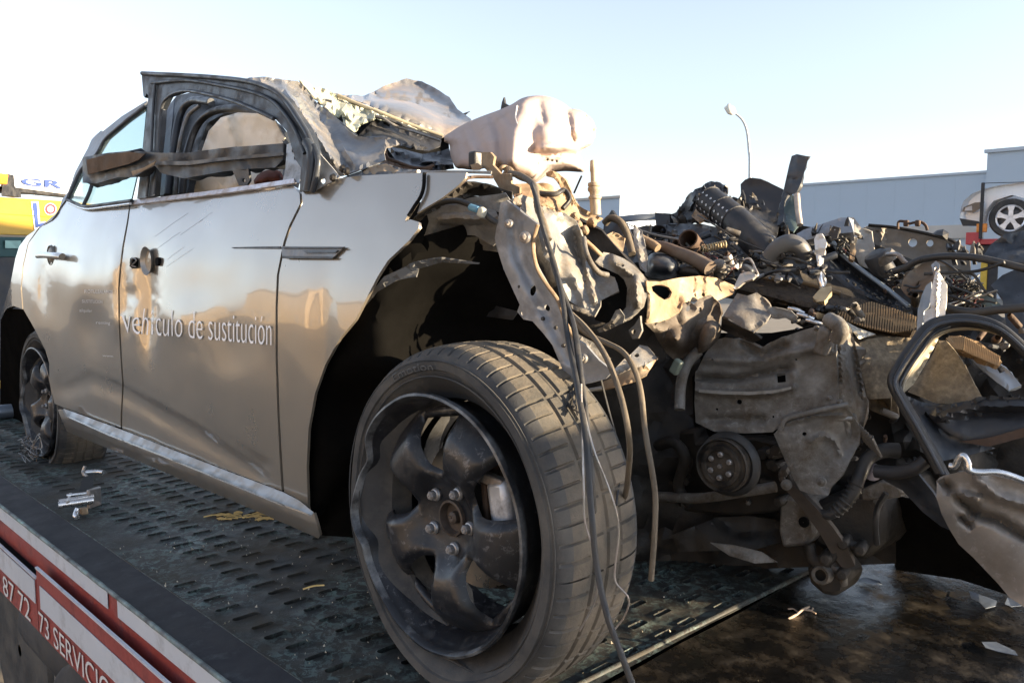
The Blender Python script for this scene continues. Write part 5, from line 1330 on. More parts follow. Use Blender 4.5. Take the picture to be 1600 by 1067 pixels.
# pulley
pc = Yp(1128, 727, .70)
vs, fs = lathe_data([(r_ * .74, h_) for r_, h_ in [(.001, .006), (.045, .006), (.048, .010), (.060, .010), (.062, .0), (.072, .0), (.078, .006), (.082, .004), (.082, -.006), (.078, -.010), (.082, -.014), (.078, -.018), (.082, -.022), (.078, -.026), (.082, -.032), (.082, -.05), (.05, -.06)]], pc, (.12, -1, 0), 48)
pul = mk('pulley', vs, fs, mat('pulley_black', (.030, .028, .027), .42, .4, var=.5, scale=20, bump=.3, bscale=70, dirt=(.11, .085, .06), dscale=16, damt=.45), en, 40)
for i in range(6):
    an = 2 * math.pi * i / 6 + .5
    c = pc + Vector((0.026 * math.cos(an), -.004, 0.026 * math.sin(an)))
    vs, fs = lathe_data([(.0065, 0), (.0065, .008), (.0045, .0105), (.001, .0106)], c, (.12, -1, 0), 8); mk('pulley_bolt', vs, fs, steel, pul, 30)
vs, fs = lathe_data([(.005, 0), (.005, .010), (.001, .0105)], pc + Vector((0, -.004, 0)), (.12, -1, 0), 6); mk('pulley_bolt', vs, fs, steel, pul, 30)
def ringpts(c, r, n=24, ax=Vector((.12, -1, 0)).normalized(), a0=0, a1=2 * math.pi):
    u = ax.cross(Vector((0, 0, 1))).normalized(); v = u.cross(ax)
    return [c + u * r * math.cos(a0 + (a1 - a0) * i / n) + v * r * math.sin(a0 + (a1 - a0) * i / n) for i in range(n + 1)]
tube('drive_belt', ringpts(pc + Vector((.004, .02, 0)), .0635, 28), .008, hose_m, en, 6, 2, flat=1.4)
# oily block, pump, mounts behind the pulley
P = [(1012, 676, .85), (1086, 672, .82), (1090, 690, .82), (1180, 684, .86), (1212, 690, .86), (1240, 760, .86), (1230, 800, .86), (1140, 806, .86), (1030, 796, .86), (1012, 740, .86)]
prism('engine_block', P, (-.1, .5, 0), dark_iron, en, .008)
for i in range(26):
    rr = random.Random(100 + i)
    x, y = rr.uniform(1020, 1230), rr.uniform(684, 796)
    r = rr.uniform(.006, .014)
    if abs(x - 1128) < 52 and abs(y - 727) < 55: continue
    vs, fs = lathe_data([(r, -.03), (r, .012), (r * .8, .018), (.001, .019)], Yp(x, y, .84), (rr.uniform(-.3, .6), -1, rr.uniform(-.3, .3)), rr.choice((6, 8, 12))); mk('housing_boss', vs, fs, dark_iron if i % 3 else cast, en, 30)
tube('coolant_pipe', [Yp(*p) for p in ((1020, 700, .8), (1050, 690, .78), (1070, 715, .78), (1060, 760, .8), (1080, 790, .8))], .014, dark_iron, en, 10)
tube('coolant_pipe', [Yp(*p) for p in ((1030, 775, .8), (1090, 778, .78), (1150, 770, .78), (1212, 760, .8))], .012, cast, en, 10)
for x in (1026, 1044, 1062):
    tube('block_rib', [Yp(x, 690, .83), Yp(x + 4, 790, .84)], .008, dark_iron, en, 6)
sheet('crumpled_tray', [(1050, 836, .78), (1080, 824, .80), (1120, 808, .84), (1170, 806, .88), (1220, 812, .92), (1222, 846, .90), (1180, 858, .86), (1120, 860, .82), (1060, 862, .78)], dark_iron, en, thick=.006, step=6, amp=.03, freq=6, seed=90)
sheet('tray_lip', [(1110, 848, .74), (1150, 852, .76), (1190, 862, .78), (1214, 878, .80), (1180, 880, .77), (1140, 868, .75)], cast, en, thick=.004, step=5, amp=.008, seed=91)
prism('mount_block', [(1218, 782, .84), (1228, 776, .84), (1252, 782, .85), (1268, 800, .86), (1275, 832, .87), (1260, 852, .86), (1222, 856, .85), (1216, 830, .84)], (0, .12, 0), cast, en, .008)
vs, fs = lathe_data([(.012, 0), (.012, .005), (.001, .006)], Yp(1257, 815, .845), (0, -1, 0), 12); mk('mount_hole', vs, fs, void, en)
sheet('tie_bar', [(1224, 758, .78), (1234, 752, .78), (1246, 764, .78), (1272, 790, .80), (1300, 822, .82), (1324, 856, .84), (1336, 884, .86), (1318, 890, .86), (1300, 866, .84), (1280, 832, .82), (1254, 796, .80), (1230, 768, .78)], mat('tie_bar_brown', (.085, .07, .058), .6, .3, var=.3, bump=.3), en, thick=.014, step=5, amp=.003, seed=92)
washer_bolt(1229, 757, .772, .012, en, cast)
prism('steering_knuckle', [(1258, 884, .84), (1276, 872, .84), (1292, 866, .84), (1302, 872, .85), (1316, 888, .86), (1326, 904, .87), (1316, 922, .87), (1306, 934, .86), (1284, 930, .85), (1264, 912, .84)], (0, .09, 0), dark_iron, en, .012)
vs, fs = lathe_data([(.012, .004), (.018, .008), (.021, .003), (.021, -.06), (.012, -.06)], Yp(1283, 898, .83), (.1, -1, .15), 24); mk('knuckle_eye', vs, fs, cast, en)
for q in ((1344, 858, .86), (1318, 848, .85), (1290, 872, .83), (1316, 896, .85)):
    vs, fs = lathe_data([(.013, -.05), (.013, .010), (.009, .016), (.001, .017)], Yp(*q), (.3, -1, .1), 14); mk('ball_joint', vs, fs, dark_iron, en)
tube('knuckle_arm', [Yp(*p) for p in ((1264, 850, .84), (1270, 872, .84), (1284, 880, .84), (1300, 868, .85), (1318, 850, .86), (1344, 858, .88))], .013, dark_iron, en, 10)
tube('knuckle_fork', [Yp(*p) for p in ((1300, 884, .86), (1316, 896, .86), (1318, 912, .87))], .009, cast, en, 8)
tube('bent_hose', [Yp(*p) for p in ((1404, 704, .92), (1380, 704, .90), (1356, 716, .88), (1344, 742, .86), (1334, 768, .84), (1318, 790, .83), (1296, 804, .82), (1282, 802, .82))], .017, hose_m, en, 14, taper=.010)
tube('hose_bellows', [Yp(*p) for p in ((1338, 756, .85), (1328, 774, .84), (1316, 790, .83), (1304, 800, .825))], .0165, hose_m, en, 14, ribs=7, ribamp=.14, taper=.013)
prism('side_bracket', [(1345, 764, .88), (1372, 752, .9), (1402, 758, .92), (1410, 770, .92), (1404, 778, .92), (1346, 782, .88)], (0, .06, .0), cast, en, .004)
vs, fs = lathe_data([(.016, 0), (.019, .014), (.001, .02)], Yp(1366, 738, .9), (.2, -1, .3), 14); mk('pump_cap', vs, fs, mat('lilac_grey', (.30, .29, .33), .5, .3), en)
prism('gearbox', [(1262, 786, .9), (1300, 776, .92), (1370, 772, .96), (1384, 800, .98), (1380, 850, .98), (1352, 876, .96), (1300, 872, .92), (1270, 850, .9)], (0, .35, 0), dark_iron, en, .014)
tube('gearbox_wire', [Yp(*p) for p in ((1385, 770, .9), (1372, 792, .9), (1368, 820, .9), (1370, 850, .92))], .007, hose_m, en, 6)

# ------------------------------------------------------------------ loose wreckage heaped at the front
def grab(o, label, cat, group=None): return tag(o, label, cat, group)
# air ducting
ad = thing('air_duct', 'black perforated air duct tube with a grey elbow sticking up out of the heap', 'duct', Yp(1170, 400, 1.25))
A = [Yp(*p) for p in ((1107, 313, 1.25), (1149, 345, 1.22), (1192, 388, 1.18), (1206, 404, 1.17))]
tube('duct_tube', A, .042, plastic, ad, 20)
pa, pb = A[0], A[1]
ax = (pb - pa).normalized(); U = ax.cross(-ray(1120, 330)).normalized(); W_ = U.cross(ax)
for i in range(7):
    for j in range(-1, 3):
        an = .35 + j * .52
        c = pa.lerp(pb, .02 + .15 * i) + (U * math.cos(an + math.pi / 2) * -1 + W_ * math.sin(an + math.pi / 2)) * .0424
        if (CAM - c).dot(c - pa.lerp(pb, .02 + .15 * i)) < 0: continue
        mk('duct_slot', *lathe_data([(.0036, .0006), (.001, .001)], c, (c - pa.lerp(pb, .02 + .15 * i)), 8), mat('duct_slot_pale', (.55, .57, .6), .4), ad, 0)
for t in (.0, .5, .95):
    c = pa.lerp(pb, t)
    tube('duct_rib', ringpts(c, .0418, 24, ax), .0025, plastic, ad, 6, 2)
tube('duct_elbow', [Yp(*p) for p in ((1196, 424, 1.08), (1204, 404, 1.08), (1216, 388, 1.08), (1234, 380, 1.09), (1250, 388, 1.11), (1256, 404, 1.13))], .023, mat('grey_duct', (.085, .085, .088), .42, 0, var=.25, dirt=(.13, .12, .10), damt=.4), ad, 18)
tube('elbow_collar', ringpts(Yp(1203, 408, 1.08), .0245, 24, (Yp(1216, 388, 1.08) - Yp(1196, 424, 1.08)).normalized()), .006, plastic, ad, 8, 2)
# black crumpled plastics
sheet_t = lambda name, P, m, label, cat, group=None, **k: grab(sheet(name, P, m, None, **k), label, cat, group)
sheet_t('crumpled_plastic', [(1047, 352, 1.42), (1046, 338, 1.42), (1062, 326, 1.42), (1070, 312, 1.44), (1078, 302, 1.44), (1086, 296, 1.44), (1106, 286, 1.46), (1112, 284, 1.46), (1126, 285, 1.46), (1137, 293, 1.44), (1137, 304, 1.42), (1135, 316, 1.36), (1121, 318, 1.32), (1110, 330, 1.32), (1112, 348, 1.34), (1087, 348, 1.38), (1064, 356, 1.4)], plastic, 'crumpled black plastic housing topping the heap left of the tall panel', 'plastic piece', thick=.006, step=4, amp=.05, freq=12, seed=101, jag=1.2, angle=28)
sheet_t('plastic_sheet', [(1157, 288, 1.55), (1164, 281, 1.55), (1171, 278, 1.55), (1188, 280, 1.56), (1205, 287, 1.57), (1224, 296, 1.58), (1222, 320, 1.56), (1216, 350, 1.52), (1190, 342, 1.52), (1164, 322, 1.53), (1158, 312, 1.54)], mat('dull_black_panel', (.028, .027, .031), .55, 0, var=.2, scale=8, dirt=(.07, .062, .055), dscale=7, damt=.35), 'tall flat black panel with pointed top standing up in the heap under the street lamp', 'panel', thick=.012, step=6, amp=.008, freq=8, seed=102)
sheet_t('folded_plastic', [(1135, 312, 1.36), (1146, 308, 1.38), (1160, 315, 1.4), (1182, 323, 1.42), (1206, 330, 1.44), (1219, 336, 1.44), (1214, 372, 1.36), (1196, 372, 1.32), (1172, 352, 1.32), (1150, 332, 1.34)], plastic, 'folded black plastic tray lying against the tall black panel', 'plastic piece', thick=.006, step=5, amp=.03, freq=10, seed=103, jag=.6, angle=30)
sheet_t('duct_cover', [(1030, 352, 1.32), (1047, 350, 1.32), (1092, 350, 1.28), (1126, 356, 1.26), (1162, 396, 1.2), (1150, 402, 1.16), (1120, 398, 1.16), (1092, 390, 1.18), (1064, 378, 1.22), (1040, 370, 1.26)], plastic_blue, 'dark blue grey cover lying below the perforated duct', 'cover', thick=.006, step=5, amp=.025, freq=8, seed=104, holes=[ell(1109, 362, 2.5, 2.5)])
sheet_t('burnt_lump', [(1080, 338, 1.28), (1090, 322, 1.28), (1104, 312, 1.28), (1112, 324, 1.26), (1106, 342, 1.24), (1092, 348, 1.24)], tan_metal, 'tan dusty lump caught under the black plastic housing', 'debris', thick=.006, step=4, amp=.03, freq=16, seed=105)
# upright torn strip and its pane
sheet_t('torn_strip', [(1233, 258, 1.42), (1237, 244, 1.42), (1245, 241, 1.42), (1264, 245, 1.42), (1257, 268, 1.42), (1251, 288, 1.41), (1244, 302, 1.40), (1232, 304, 1.40), (1226, 314, 1.38), (1224, 346, 1.34), (1214, 354, 1.33), (1218, 324, 1.36), (1224, 298, 1.40)], plastic_blue, 'torn dark strip with scuffed top standing highest in the heap', 'strip', thick=.012, step=4, amp=.014, freq=16, seed=106)
sheet_t('smoked_pane', [(1227, 310, 1.44), (1236, 304, 1.44), (1246, 310, 1.44), (1250, 350, 1.38), (1240, 362, 1.34), (1220, 354, 1.36)], mat('smoked_grey_pane', (.10, .14, .15), .25, 0), 'smoky grey plastic pane behind the upright torn strip', 'pane', thick=.006, step=6, amp=.01, seed=107)
t = tube('beige_post', [Yp(1245, 304, 1.40), Yp(1247, 330, 1.38), Yp(1250, 352, 1.36)], .009, mat('beige_bracket', (.42, .36, .31), .6, .2, var=.3, scale=30), None, 8); grab(t, 'short beige post beside the smoky pane', 'post')
# pipes and hoses on top
t = lathe('open_pipe', [(.026, -.05), (.026, .04), (.0225, .04), (.0225, -.04)], Yp(1082, 382, 1.02), rust, None, (.25, -.9, .35), 28, close=False); grab(t, 'open ended rusty round pipe lying in the middle of the heap', 'pipe')
t = lathe('pipe_end', [(.010, -.03), (.010, .02), (.007, .02), (.007, -.03)], Yp(1060, 382, 1.0), rust, None, (.2, -1, .2), 16, close=False); grab(t, 'small open pipe end beside the larger rusty one', 'pipe')
t = lathe('cup_housing', [(.028, -.03), (.028, .025), (.024, .025), (.024, -.02)], Yp(1030, 371, 1.12), plastic, None, (.35, -.8, .6), 24, close=False); grab(t, 'black open cup housing at the left of the heap', 'housing')
hp = []
for i in range(90):
    a = i / 89
    c = Yp(1096, 390, .98).lerp(Yp(1135, 381, .98), a)
    an = a * 2 * math.pi * 10
    hp.append(c + UPV * .009 * math.sin(an) + FWD * .009 * math.cos(an))
vs, fs = sweep(hp, [.002] * 90, 5); grab(mk('coil_spring', vs, fs, mat('spring_tan', (.42, .34, .2), .5, .4), None, 60), 'small tan coil spring lying beside the open rusty pipe', 'spring')
t = tube('brown_hose', [Yp(*p) for p in ((1010, 383, .88), (1036, 386, .88), (1062, 396, .88), (1086, 406, .87), (1110, 420, .86))], .013, mat('brown_rubber', (.10, .065, .045), .6, 0, var=.3, dirt=(.17, .15, .12), damt=.4), None, 14, taper=.019); grab(t, 'thick brown hose lying across the front of the heap', 'hose')
t = tube('hose_elbow', [Yp(*p) for p in ((945, 349, .80), (954, 341, .80), (968, 346, .80), (978, 362, .80), (984, 382, .79), (988, 398, .77))], .0095, hose_tan, None, 12); grab(t, 'bent black hose curving down beside the damper rod', 'hose')
t = tube('alloy_pipe', [Yp(*p) for p in ((1000, 372, .84), (1008, 376, .84), (1020, 382, .84), (1028, 388, .84))], .011, tan_metal, None, 12); grab(t, 'short sunlit tan pipe joined to the brown hose', 'pipe')
sheet_t('bent_bracket', [(990, 350, .82), (1003, 360, .83), (1007, 378, .82), (1012, 400, .80), (1010, 426, .76), (1000, 420, .76), (996, 398, .78), (990, 380, .80)], primer, 'upright bent bracket with sunlit tip at the left end of the heap', 'bracket', thick=.006, step=4, amp=.01, seed=110)
sheet_t('tan_flap', [(942, 370, .70), (958, 362, .74), (976, 372, .76), (974, 392, .72), (956, 398, .66), (944, 388, .66)], tan_metal, 'curled tan metal flap behind the crumpled rail', 'metal piece', thick=.004, step=4, amp=.02, seed=111)
pillow_t = lambda name, P, y, d, m, label, cat, **k: grab(pillow(name, P, y, d, m, None, **k), label, cat)
pillow_t('battery_cover', [(1009, 431), (1009, 404), (1018, 396), (1036, 396), (1052, 402), (1062, 413), (1060, 428), (1040, 438)], .88, .10, plastic_blue, 'rounded dark blue grey cover under the brown hose', 'cover', amp=.006, power=.7)
pillow_t('dark_lump', [(1056, 430), (1064, 414), (1084, 414), (1100, 424), (1108, 434), (1080, 436)], .9, .06, dark_iron, 'dark oily lump beside the rounded cover', 'debris', amp=.02)
t = lathe('actuator', [(.001, .022), (.014, .020), (.017, .016), (.017, -.02), (.012, -.026)], Yp(1124, 420, .90), cast, None, (.2, -.6, .8), 20); grab(t, 'round grey actuator can behind the sunlit plate', 'actuator')
t = lathe('actuator', [(.001, .02), (.012, .018), (.012, -.006), (.02, -.008), (.02, -.02), (.012, -.026)], Yp(1140, 410, .98), steel, None, (-.2, -.4, .9), 20); grab(t, 'second grey valve can in front of the perforated duct', 'actuator')
t = box('connector_block', Yp(1168, 422, .95), (.034, .03, .02), plastic_blue, None, Quaternion((0, 1, .3), .5), .006); grab(t, 'grey connector block under the duct elbow', 'connector')
t = tube('bent_wire', [Yp(*p) for p in ((1156, 418, .92), (1160, 408, .92), (1172, 405, .92), (1180, 420, .91), (1184, 430, .90), (1174, 432, .89), (1160, 424, .90))], .003, steel, None, 6); grab(t, 'bent bright wire frame round the connector block', 'wire')
sheet_t('bright_flange', [(1156, 428, .88), (1170, 424, .88), (1184, 430, .88), (1176, 436, .86), (1164, 440, .86), (1150, 452, .84), (1146, 450, .84)], mat('sunlit_alloy', (.5, .46, .4), .4, .5, var=.2), 'sunlit bent flange at the end of the radiator', 'flange', thick=.005, step=4, amp=.006, seed=112)
t = tube('bumper_beam', [Yp(*p) for p in ((960, 344, 1.6), (1000, 340, 1.65), (1030, 339, 1.7), (1050, 341, 1.7))], .018, mat('blue_grey_beam', (.12, .14, .17), .5, .2), None, 10, flat=.5); grab(t, 'blue grey beam lying level along the far side of the heap', 'beam')
sheet_t('dark_box_lid', [(1023, 332, 1.4), (1046, 334, 1.4), (1047, 354, 1.38), (1025, 353, 1.38)], plastic, 'small square black lid standing at the left of the heap', 'lid', thick=.02, step=6, amp=.006)
sheet_t('dark_spike', [(944, 346, .9), (956, 328, .9), (964, 340, .9), (980, 352, .9), (990, 372, .88), (960, 380, .86), (942, 366, .88)], plastic, 'pointed black shard right beside the damper rod', 'shard', thick=.008, step=5, amp=.012)
sheet_t('heap_tray', [(930, 372, 1.02), (1010, 352, 1.3), (1060, 356, 1.42), (1160, 360, 1.44), (1250, 352, 1.5), (1330, 366, 1.5), (1460, 420, 1.5), (1530, 470, 1.5), (1600, 520, 1.5), (1660, 600, 1.45), (1640, 880, 1.40), (1400, 880, 1.24), (1340, 560, 1.22), (1180, 470, 1.12), (1010, 440, .96)], dark_iron, 'black oily mass of broken parts filling the bottom of the heap', 'debris', thick=.01, step=12, amp=.09, freq=7, seed=113, angle=30)
# right half of the heap
sheet_t('bent_link', [(1244, 366, 1.26), (1256, 359, 1.27), (1284, 350, 1.28), (1314, 340, 1.30), (1326, 340, 1.30), (1330, 350, 1.29), (1334, 363, 1.27), (1312, 365, 1.26), (1284, 370, 1.24), (1256, 376, 1.24)], mat('blue_grey_alloy', (.28, .30, .33), .45, .5, var=.2, dirt=(.16, .14, .12), damt=.35), 'grey bent link lying level above the dark trough', 'link', thick=.03, step=5, amp=.012, seed=120)
sheet_t('bright_strut', [(1272, 374, 1.10), (1276, 366, 1.10), (1284, 365, 1.10), (1292, 378, 1.10), (1288, 400, 1.09), (1286, 418, 1.08), (1290, 446, 1.06), (1280, 450, 1.06), (1278, 418, 1.07), (1274, 394, 1.09)], white_lit, 'narrow crumpled bright metal strut standing beside the dark trough', 'strut', thick=.006, step=3.5, amp=.016, freq=22, seed=121)
t = tube('strut_rod', [Yp(1279, 420, 1.06), Yp(1281, 436, 1.05), Yp(1284, 448, 1.05)], .007, bright, None, 8); grab(t, 'short bright rod at the foot of the bright strut', 'rod')
tr = thing('trough_beam', 'long dark blue grey channel beam lying diagonally down to the right through the heap', 'beam', Yp(1350, 430, 1.25))
sheet('channel', [(1289, 386, 1.34), (1300, 380, 1.34), (1310, 394, 1.33), (1330, 412, 1.31), (1356, 430, 1.28), (1382, 450, 1.26), (1408, 472, 1.24), (1424, 482, 1.22), (1410, 488, 1.20), (1386, 476, 1.20), (1357, 465, 1.20), (1324, 450, 1.21), (1297, 428, 1.23), (1286, 404, 1.28)], plastic_blue, tr, thick=.008, step=5, amp=.006, freq=8, seed=122, relief=((((1298, 396), (1330, 428), (1390, 470)), 12, .05),))
tube('channel_edge', [Yp(*p) for p in ((1302, 379, 1.33), (1314, 396, 1.31), (1334, 413, 1.29), (1360, 432, 1.26), (1388, 453, 1.24), (1420, 479, 1.22))], .006, mat('edge_pale_blue', (.26, .31, .36), .4, .3), tr, 8)
for k in range(9):
    tube('channel_stitch', [Yp(1322 + k * 11, 436 + k * 5.6, 1.205), Yp(1326 + k * 11, 440 + k * 5.6, 1.2)], .003, hose_m, tr, 5)
FW = [(1332, 366, 1.60), (1345, 358, 1.62), (1358, 352, 1.64), (1400, 357, 1.66), (1444, 365, 1.68), (1476, 373, 1.68), (1492, 379, 1.68), (1504, 386, 1.68), (1514, 397, 1.68), (1517, 430, 1.66), (1516, 470, 1.6), (1480, 470, 1.58), (1430, 450, 1.56), (1390, 436, 1.54), (1350, 420, 1.54), (1336, 398, 1.56)]
sheet_t('far_inner_wing', FW, mat('dusty_far_wing', (.19, .165, .135), .65, .25, var=.25, scale=7, bump=.3, dirt=(.10, .08, .06), dscale=8, damt=.5), 'dusty grey inner wing panel with three round holes at the far side of the heap', 'wing panel', thick=.006, step=5.5, amp=.014, freq=6, seed=123, holes=[ell(1426, 379, 7, 7), ell(1453, 380, 5.5, 5.5), ell(1489, 389, 6.5, 6.5)], relief=((((1378, 356), (1372, 420)), 7, -.03), (((1350, 400), (1500, 430)), 10, .02)))
t = tube('wing_lip', [Yp(*p) for p in ((1357, 352, 1.60), (1400, 356, 1.62), (1444, 364.5, 1.64), (1478, 373, 1.64), (1494, 380, 1.64), (1512, 395, 1.64))], .005, dark_iron, None, 6); grab(t, 'dark folded lip strip along the top of the far wing panel', 'strip')
t = tube('clip_wire', [Yp(*p) for p in ((1403, 358, 1.6), (1404, 347, 1.6), (1412, 346, 1.6), (1418, 350, 1.6), (1428, 348, 1.6), (1438, 347, 1.6), (1446, 352, 1.6), (1449, 360, 1.6))], .004, rust, None, 6); grab(t, 'bent clip wire standing on the lip of the far wing panel', 'wire')
for q, w_ in (((1416, 349), 'left'), ((1434, 349), 'right')):
    t = box('wire_clip', Yp(*q, 1.59), (.014, .014, .018), rust, None); grab(t, w_ + ' of the two rusty clips on the bent clip wire above the far wing panel', 'clip', 'rusty clips on the clip wire')
pillow_t('black_clip', [(1456, 366), (1464, 360), (1474, 358), (1483, 364), (1480, 376), (1468, 372)], 1.58, .04, plastic, 'black crumpled clip sitting on the right end of the far wing lip', 'clip', amp=.03, angle=30)
sheet_t('pale_flank', [(1326, 340, 1.5), (1334, 340, 1.5), (1346, 356, 1.5), (1362, 362, 1.5), (1366, 390, 1.46), (1358, 420, 1.42), (1344, 416, 1.42), (1334, 392, 1.44)], mat('dusty_pale_metal', (.33, .31, .28), .6, .2, var=.25, dirt=(.18, .15, .12), damt=.45), 'pale dusty flank plate between the bent arm and the far wing panel', 'plate', thick=.005, step=5, amp=.02, seed=124)
mc = t = lathe('motor_can', [(.001, .035), (.025, .034), (.029, .028), (.029, -.04)], Yp(1376, 414, 1.28), plastic, None, (-.3, -.5, .8), 22); grab(t, 'black motor can with pale cap lying right of the trough', 'motor')
t = lathe('end_cap', [(.001, .014), (.024, .012), (.0285, .0), (.0285, -.01)], Yp(1382, 402, 1.27), cast, mc, (-.3, -.5, .8), 22)
t = box('relay_box', Yp(1324, 378, 1.34), (.04, .035, .04), plastic, None, Quaternion((0, 1, 0), .2), .006); grab(t, 'black relay box under the end of the bent arm', 'box')
sheet_t('hole_plate', [(1294, 366, 1.2), (1302, 353, 1.2), (1312, 356, 1.2), (1308, 372, 1.2), (1298, 376, 1.2)], plastic, 'small black plate with bright screws by the bent arm', 'plate', thick=.006, step=4, amp=.002, holes=[ell(1304, 359, 1.6, 1.6), ell(1298, 371, 2, 2)])
sheet_t('rusty_bracket', [(1328, 380, 1.3), (1334, 380, 1.3), (1338, 392, 1.3), (1334, 408, 1.28), (1328, 404, 1.28)], tan_metal, 'narrow sunlit rusty bracket right of the relay box', 'bracket', thick=.01, step=3.5, amp=.02, seed=125)
sheet_t('brown_can', [(1407, 450, 1.20), (1412, 436, 1.20), (1420, 426, 1.21), (1444, 411, 1.23), (1460, 407, 1.24), (1469, 420, 1.22), (1462, 438, 1.18), (1448, 456, 1.16), (1432, 468, 1.16), (1416, 462, 1.18)], mat('dented_brown_can', (.20, .165, .125), .55, .4, var=.35, scale=10, bump=.3, dirt=(.10, .06, .035), dscale=8, damt=.5), 'dented brown metal can behind the white crumpled strip', 'can', thick=.03, step=4, amp=.02, freq=10, seed=126, holes=[[(1428, 452), (1434, 440), (1438, 438), (1433, 450)]])
sheet_t('white_strip', [(1462, 424, 1.06), (1468, 426, 1.06), (1479, 444, 1.06), (1480, 452, 1.06), (1477, 492, 1.04), (1474, 502, 1.03), (1462, 508, 1.02), (1442, 514, 1.02), (1445, 486, 1.03), (1454, 482, 1.04), (1453, 468, 1.04), (1457, 444, 1.05)], white_lit, 'bright white crumpled strip standing upright in the sun behind the black loop', 'strip', thick=.006, step=4, amp=.010, freq=10, seed=127, relief=((((1466, 430), (1462, 500)), 4, -.02),), angle=40)
sheet_t('shaded_strip', [(1447, 446, 1.10), (1455, 440, 1.10), (1456, 462, 1.09), (1451, 480, 1.08), (1444, 486, 1.07), (1440, 514, 1.05), (1432, 524, 1.05), (1434, 484, 1.08), (1440, 462, 1.09)], mat('strip_shade_grey', (.24, .27, .30), .45, .4), 'crumpled strip side with shade put in its grey colour, left of the white one', 'strip', thick=.005, step=4, amp=.012, seed=128)  # blue-grey puts the shade on this side into its colour
sheet_t('strip_hook', [(1455, 414, 1.12), (1462, 408, 1.12), (1468, 412, 1.12), (1468, 420, 1.1), (1463, 428, 1.08), (1459, 432, 1.08), (1457, 424, 1.1)], steel, 'hooked steel tip above the white crumpled strip', 'metal piece', thick=.004, step=3.5, amp=.004, holes=[ell(1462, 420, 2.2, 4)])
# radiator: two folded cores
rad = thing('radiator', 'folded dusty radiator with dark core and sunlit brown finned end', 'radiator', Yp(1300, 480, 1.1))
sheet('core', [(1151, 451, .97), (1166, 440, 1.0), (1181, 432, 1.02), (1222, 438, 1.06), (1271, 446, 1.12), (1312, 458, 1.16), (1358, 471, 1.2), (1340, 480, 1.14), (1304, 484, 1.08), (1258, 480, 1.03), (1205, 464, .99), (1170, 456, .97)], core, rad, thick=.03, step=6, amp=.008, freq=6, seed=130)
tube('core_edge', [Yp(*p) for p in ((1181, 432, 1.0), (1222, 437.5, 1.04), (1271, 446, 1.10), (1312, 458, 1.14))], .006, mat('core_fluff', (.20, .14, .08), .9), rad, 6, kink=.006)
FIN = mat('radiator_fin_brown', (.26, .17, .085), .7, .15, var=.3, scale=30)
finS = sheet('finned_core', [(1300, 484, 1.06), (1340, 477, 1.12), (1361, 471, 1.15), (1400, 483, 1.15), (1433, 495, 1.15), (1432, 516, 1.10), (1396, 521, 1.07), (1355, 513, 1.05), (1322, 502, 1.04)], core, rad, thick=.03, step=6, amp=.004, freq=6, seed=131)
def tabv(T_, x): return lerp_tab(T_, x)
YT_ = [(1300, 1.06), (1340, 1.12), (1361, 1.15), (1433, 1.15)]; YB_ = [(1300, 1.05), (1322, 1.04), (1355, 1.05), (1396, 1.07), (1432, 1.10)]
PT_ = [(1300, 484), (1340, 477), (1361, 471), (1400, 483), (1433, 495)]; PB_ = [(1300, 486), (1322, 502), (1355, 513), (1396, 521), (1432, 516)]
for k in range(32):
    x = 1306 + k * 4
    tube('fin', [Yp(x, tabv(PT_, x) + .6, tabv(YT_, x) - .018), Yp(x - 1, (tabv(PT_, x) + tabv(PB_, x)) / 2, (tabv(YT_, x) + tabv(YB_, x)) / 2 - .022), Yp(x - 3, tabv(PB_, x - 3) - .5, tabv(YB_, x - 3) - .018)], .0022, FIN, rad, 4, 2)
finS2 = sheet('finned_core', [(1478, 528, 1.02), (1500, 524, 1.04), (1530, 534, 1.06), (1562, 560, 1.06), (1566, 566, 1.04), (1540, 558, 1.02), (1505, 552, 1.0), (1488, 545, 1.0)], FIN, rad, thick=.02, step=6, amp=.004, seed=132)
for k in range(30):
    x = 1482 + k * 2.7
    yt = 526 + max(0, x - 1505) * .55
    tube('fin', [Yp(x + 1, yt, 1.03), Yp(x - 1, yt + 22 - abs(x - 1510) * .12, 1.0)], .002, FIN, rad, 4, 2)
sheet('radiator_tank', [(1270, 464, 1.0), (1282, 450, 1.02), (1299, 447, 1.04), (1300, 452, 1.03), (1288, 470, 1.0), (1276, 472, .99)], mat('tank_tan', (.42, .33, .2), .6, .2), rad, thick=.02, step=4, amp=.006)
sheet_t('bright_fins', [(1300, 505, .97), (1318, 500, .98), (1340, 512, 1.0), (1368, 522, 1.0), (1342, 530, .97), (1334, 520, .96)], mat('bright_fins', (.50, .46, .38), .4, .6, var=.4, scale=60, bump=.6), 'bright crushed fins between the engine case and the brown radiator', 'fins', thick=.004, step=4, amp=.012, freq=24, seed=133)
for i in range(3):
    t = tube('chrome_sliver', [Yp(1232 + i * 14, 482 + i * 9, .93), Yp(1244 + i * 16, 484 + i * 10, .93), Yp(1256 + i * 15, 490 + i * 9, .94)], .005, bright, None, 6); grab(t, ('left', 'middle', 'right')[i] + ' one of three bright metal slivers below the dark radiator core', 'sliver', 'bright slivers below the radiator')
# foam block with its shaded face
sheet_t('foam_block', [(1337, 538, 1.00), (1356, 530, 1.02), (1384, 526, 1.06), (1427, 528, 1.10), (1430, 545, 1.08), (1408, 575, 1.02), (1396, 600, 1.0), (1392, 622, .98), (1356, 624, .96), (1343, 566, .97)], foam, 'speckled tan foam block beside the grey engine case', 'foam block', thick=.10, step=6, amp=.008, freq=9, seed=134)
